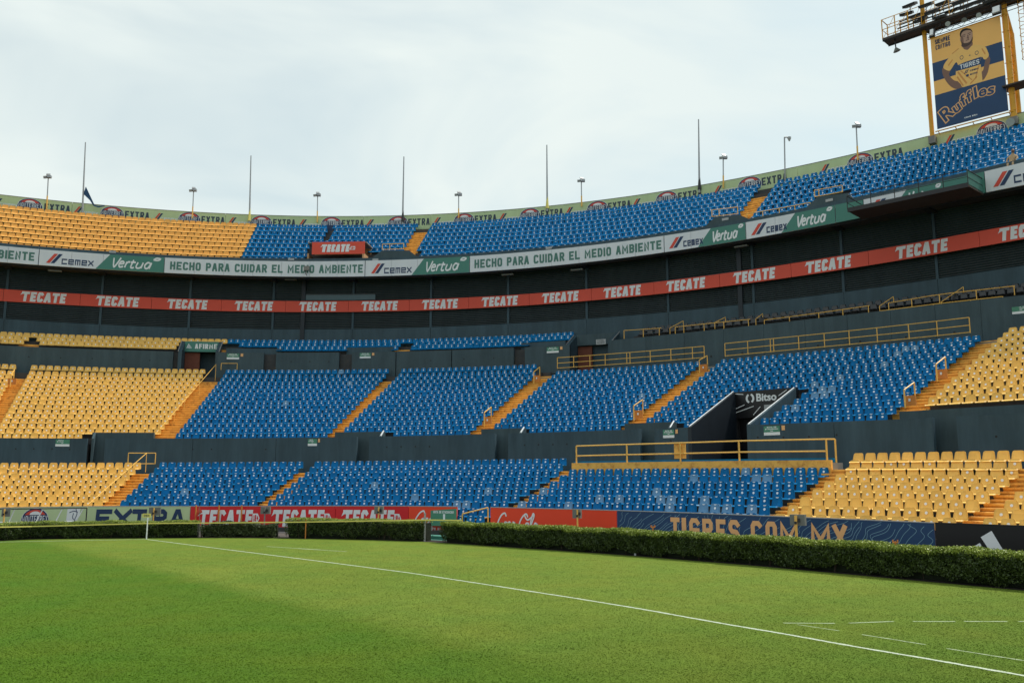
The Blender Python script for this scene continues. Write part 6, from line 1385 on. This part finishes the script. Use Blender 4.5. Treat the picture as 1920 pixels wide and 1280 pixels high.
mb = MB(); mb.tube(c_ + Vector((-.05, 0, .12)), c_ + Vector((.03, 0, -.16)), .09, 12, 0, .30); mb.build('horn', M['grey'], t); mb = MB(); mb.tube(c_ + Vector((-.05, 0, .1)), Vector((c_.x - .07, c_.y, zg - .1)), .05, 6); mb.build('bracket', M['steel'], t)
mb = MB(); c_ = TP(1894, 229, .6); n2 = (Vector((0, 0, CAM_H)) - c_).normalized(); mb.tube(c_, c_ - n2 * .3, .30, 14, 0, .2); o = mb.build('round_lamp', M['lens'], loc=c_); tag(o, 'large round lamp at the foot of the right tower column', 'lamp')
# poster
qTL, qTR, qBR, qBL = TP(1747.5, 73, .32), TP(1876.5, 30.5, .32), TP(1889, 208, .32), TP(1754.5, 243, .32)
zT_ = (qTL.z + qTR.z) / 2; zB_ = (qBL.z + qBR.z) / 2; x0p = (qTL + qBL) / 2; x1p = (qTR + qBR) / 2; PW = (Vector((x1p.x, x1p.y, 0)) - Vector((x0p.x, x0p.y, 0))).length; PH = zT_ - zB_
ps = thing('player_poster', 'tall yellow and navy poster of a footballer hanging on the tower', 'poster', (x0p.x, x0p.y, zB_))
pf = lambda u, v, l_=0.: tuple(Vector((x0p.x, x0p.y, zB_)) + tdir * (u * PW) + Vector((0, 0, v * PH)) + tnn * l_)
def poly(mb, pts, l_, mi=0): mb.addv([pf(a, b2, l_) for a, b2 in pts], [tuple(range(len(pts)))], mi)
mb = MB(); A = [Vector(pf(a, b2, l_)) for l_ in (.0, -.04) for a, b2 in ((0, 0), (1, 0), (1, 1), (0, 1))]; mb.hexa([A[4], A[5], A[1], A[0], A[7], A[6], A[2], A[3]]); mb.build('yellow_sheet', M['poster'], ps)
mb = MB(); poly(mb, [(0, 0), (1, 0), (1, .370), (0, .370)], .019); poly(mb, [(0, .526), (1, .526), (1, .729), (0, .729)], .006); mb.build('navy_bands', M['board_navy'], ps)
# generic player in thin printed layers
def smooth_poly(P, n_=4):
    Q = []; m_ = len(P); P = [Vector(p) for p in P]
    for i in range(m_):
        a, b2, c2, d2 = P[i - 1], P[i], P[(i + 1) % m_], P[(i + 2) % m_]
        for k in range(n_): t_ = k / n_; q = .5 * (2 * b2 + (c2 - a) * t_ + (2 * a - 5 * b2 + 4 * c2 - d2) * t_ * t_ + (3 * b2 - a - 3 * c2 + d2) * t_ ** 3); Q.append((q.x, q.y * .985))
    return Q
FIG = {'arm_l': [(.146, .652), (.205, .614), (.254, .602), (.232, .554), (.296, .48), (.378, .444), (.42, .381), (.373, .374), (.313, .381), (.239, .427), (.175, .508), (.139, .588)],
 'arm_r': [(.76, .603), (.805, .621), (.821, .589), (.796, .519), (.762, .446), (.696, .391), (.661, .428), (.657, .469), (.708, .493), (.732, .545)],
 'shirt': [(.444, .814), (.473, .786), (.526, .766), (.591, .797), (.675, .785), (.765, .74), (.792, .694), (.806, .632), (.76, .603), (.731, .615), (.71, .643), (.686, .602), (.688, .509), (.691, .40), (.68, .376), (.588, .376), (.419, .376), (.384, .419), (.332, .484), (.334, .578), (.368, .629), (.351, .668), (.316, .653), (.254, .602), (.205, .614), (.158, .652), (.183, .697), (.245, .741), (.318, .795)],
 'neck': [(.447, .846), (.587, .841), (.594, .798), (.558, .772), (.503, .768), (.455, .806)],
 'head': [(.435, .955), (.447, .99), (.483, 1.005), (.538, 1.0), (.587, .98), (.608, .947), (.609, .9), (.587, .847), (.546, .824), (.5, .827), (.462, .848), (.442, .888)],
 'hair': [(.433, .945), (.440, .985), (.483, 1.008), (.538, 1.003), (.590, .980), (.612, .945), (.605, .945), (.588, .965), (.543, .980), (.488, .982), (.455, .962), (.445, .925)],
 'beard': [(.442, .895), (.462, .862), (.495, .846), (.551, .843), (.583, .859), (.606, .892), (.602, .853), (.578, .824), (.529, .808), (.482, .808), (.453, .825), (.445, .852)]}
SK2 = mat('printed_face', (.44, .27, .19), .6, .1, 3); SKD = mat('printed_beard', (.07, .04, .03), .6, .1, 3)
mb = MB(); poly(mb, smooth_poly(FIG['arm_l']), .010); poly(mb, smooth_poly(FIG['arm_r']), .010); mb.build('printed_arms', M['skin'], ps)
mb = MB(); poly(mb, smooth_poly(FIG['neck']), .012); mb.build('printed_neck', M['skin'], ps)
mb = MB(); poly(mb, smooth_poly(FIG['shirt']), .014); mb.build('printed_shirt', M['jersey'], ps)
mb = MB(); poly(mb, [(.335, .563), (.345, .600), (.368, .622), (.454, .632), (.70, .636), (.686, .602), (.686, .558), (.495, .558)], .017); mb.build('printed_shirt_band', M['board_navy'], ps)
mb = MB()
for a, b2, w_ in (((.36, .55), (.47, .40), .022), ((.40, .555), (.55, .42), .012), ((.345, .50), (.42, .385), .02), ((.66, .55), (.60, .43), .014), ((.23, .65), (.30, .70), .014), ((.76, .65), (.72, .72), .016), ((.62, .44), (.52, .385), .014), ((.40, .80), (.30, .765), .010)):
    for q in stroke_poly([a, b2], w_): poly(mb, [tuple(p) for p in q], .018)
mb.build('printed_folds', M['jersey2'], ps)
mb = MB(); poly(mb, smooth_poly(FIG['head']), .020); poly(mb, smooth_poly([(.428, .91), (.443, .925), (.445, .885), (.434, .88)]), .019); mb.build('printed_head', SK2, ps)
mb = MB(); poly(mb, smooth_poly([(.442, .93), (.470, .93), (.478, .87), (.470, .84), (.450, .86)]), .0215); poly(mb, smooth_poly([(.535, .925), (.548, .925), (.553, .885), (.535, .882)]), .0215); mb.build('printed_face_shade', M['skin'], ps)
mb = MB(); poly(mb, smooth_poly(FIG['hair']), .023); mb.build('printed_hair', M['hair'], ps)
mb = MB(); poly(mb, smooth_poly(FIG['beard']), .023)
for x in (.492, .568): poly(mb, [(x - .025, .922), (x + .02, .925), (x + .02, .931), (x - .025, .929)], .024); poly(mb, [(x - .014, .906), (x + .014, .907), (x + .012, .914), (x - .012, .913)], .024)
poly(mb, [(.508, .855), (.560, .857), (.556, .863), (.512, .862)], .0245); poly(mb, [(.518, .880), (.550, .881), (.548, .886), (.52, .885)], .024); mb.build('printed_features', SKD, ps)
def ptext(txt, x0, y0, w_, h, t_, l_, m, name, gap=.25, shear=0., slope=0.):
    mb = MB(); k_ = PW / PH
    for q, si in text2d(txt, x0 * PW, y0 * PH, w_ * PW, h * PH, t_ * PH, gap, shear): poly(mb, [(p[0] / PW, p[1] / PH + slope * (p[0] / PW - x0)) for p in q], l_ + si * .002)
    mb.build(name, m, ps)
ptext('TIGRES', .395, .572, .275, .046, .0085, .022, M['white'], 'lettering')
ptext('SIEMPRE', .065, .925, .22, .050, .0085, .012, M['navy'], 'lettering'); ptext('CONTIGO', .068, .862, .215, .050, .0075, .012, M['navy'], 'lettering')
ptext('COME BIEN', .40, .035, .18, .014, .004, .026, M['white'], 'lettering')
ptext('qemeX', .53, .515, .12, .016, .004, .022, M['navy'], 'lettering'); ptext('BITSO', .53, .474, .10, .018, .005, .022, M['navy'], 'lettering')
mb = MB()
for k in (0, 1): poly(mb, [(.445 + k * .025, .508), (.46 + k * .025, .508), (.49 + k * .025, .543), (.475 + k * .025, .543)], .022)
poly(mb, arcpoly(.49, .482, .022, .014, 0, 6.28, 10)[:-1], .022); poly(mb, [(.53, .685), (.56, .685), (.548, .697)], .018)
for x in (.43, .645):
    for q in stroke_poly(arcpoly(x, .692, .024, .019, 0, 2 * math.pi, 10), .006, True): poly(mb, [tuple(p) for p in q], .018)
mb.build('shirt_emblems', M['navy'], ps)
# arched brand word with orange outline
word = 'Ruffles'; mb1, mb2 = MB(), MB()
for off_, l_, tgt in ((.075, .026, mb1), (.018, .034, mb2)):
    for k, ch in enumerate(word):
        vs, fs = font2d(ch, 1., off_, .15); a = np.array(vs); w_ch = {'R': .17, 'u': .115, 'f': .085, 'l': .06, 'e': .105, 's': .10}[ch]
        cx = [.20, .335, .44, .52, .60, .685, .79][k]; cy = [.085, .135, .185, .205, .225, .22, .215][k]; rot = [.62, .55, .42, .32, .25, .12, .0][k]; hgt = [.155, .12, .125, .125, .125, .12, .12][k]
        vs1, _ = font2d(ch, 1., 0., .15); r0 = np.array(vs1); mnx, mxx = r0[:, 0].min(), r0[:, 0].max(); scx = w_ch * PW / (mxx - mnx) * .95; scy = hgt * PH / .78
        P = []
        for x, y in a:
            X = (x - (mnx + mxx) / 2) * scx; Y = (y) * scy; P.append(((cx * PW + X * math.cos(rot) - Y * math.sin(rot)) / PW, (cy * PH + X * math.sin(rot) + Y * math.cos(rot)) / PH))
        tgt.addv([pf(p[0], p[1], l_ + .0007 * k) for p in P], fs)
mb1.build('word_outline', M['orangeprint'], ps); mb2.build('word_lettering', M['board_navy'], ps)
mb = MB()
for d_, z_ in ((-.12, zB_ - .12), (-.12, zT_ + .1)): A = Vector((x0p.x, x0p.y, z_)) + tnn * d_; mb.tube(A - tdir * .2, A + tdir * (PW + .3), .05, 5)
for j in range(7): A = Vector((x1p.x, x1p.y, zB_ + PH * j / 6)) - tnn * .15; mb.tube(A, A + tdir * .5, .035, 4)
for j in range(5): A = Vector((x0p.x, x0p.y, zB_ - .12)) - tnn * .12 + tdir * (PW * j / 4); mb.tube(A, A - tnn * .4 - Vector((0, 0, .15)), .035, 4)
mb.build('support_frame', M['towery'], ps)
print('objects', len(bpy.data.objects), 'seats', len(seats), 'mid row', tL)
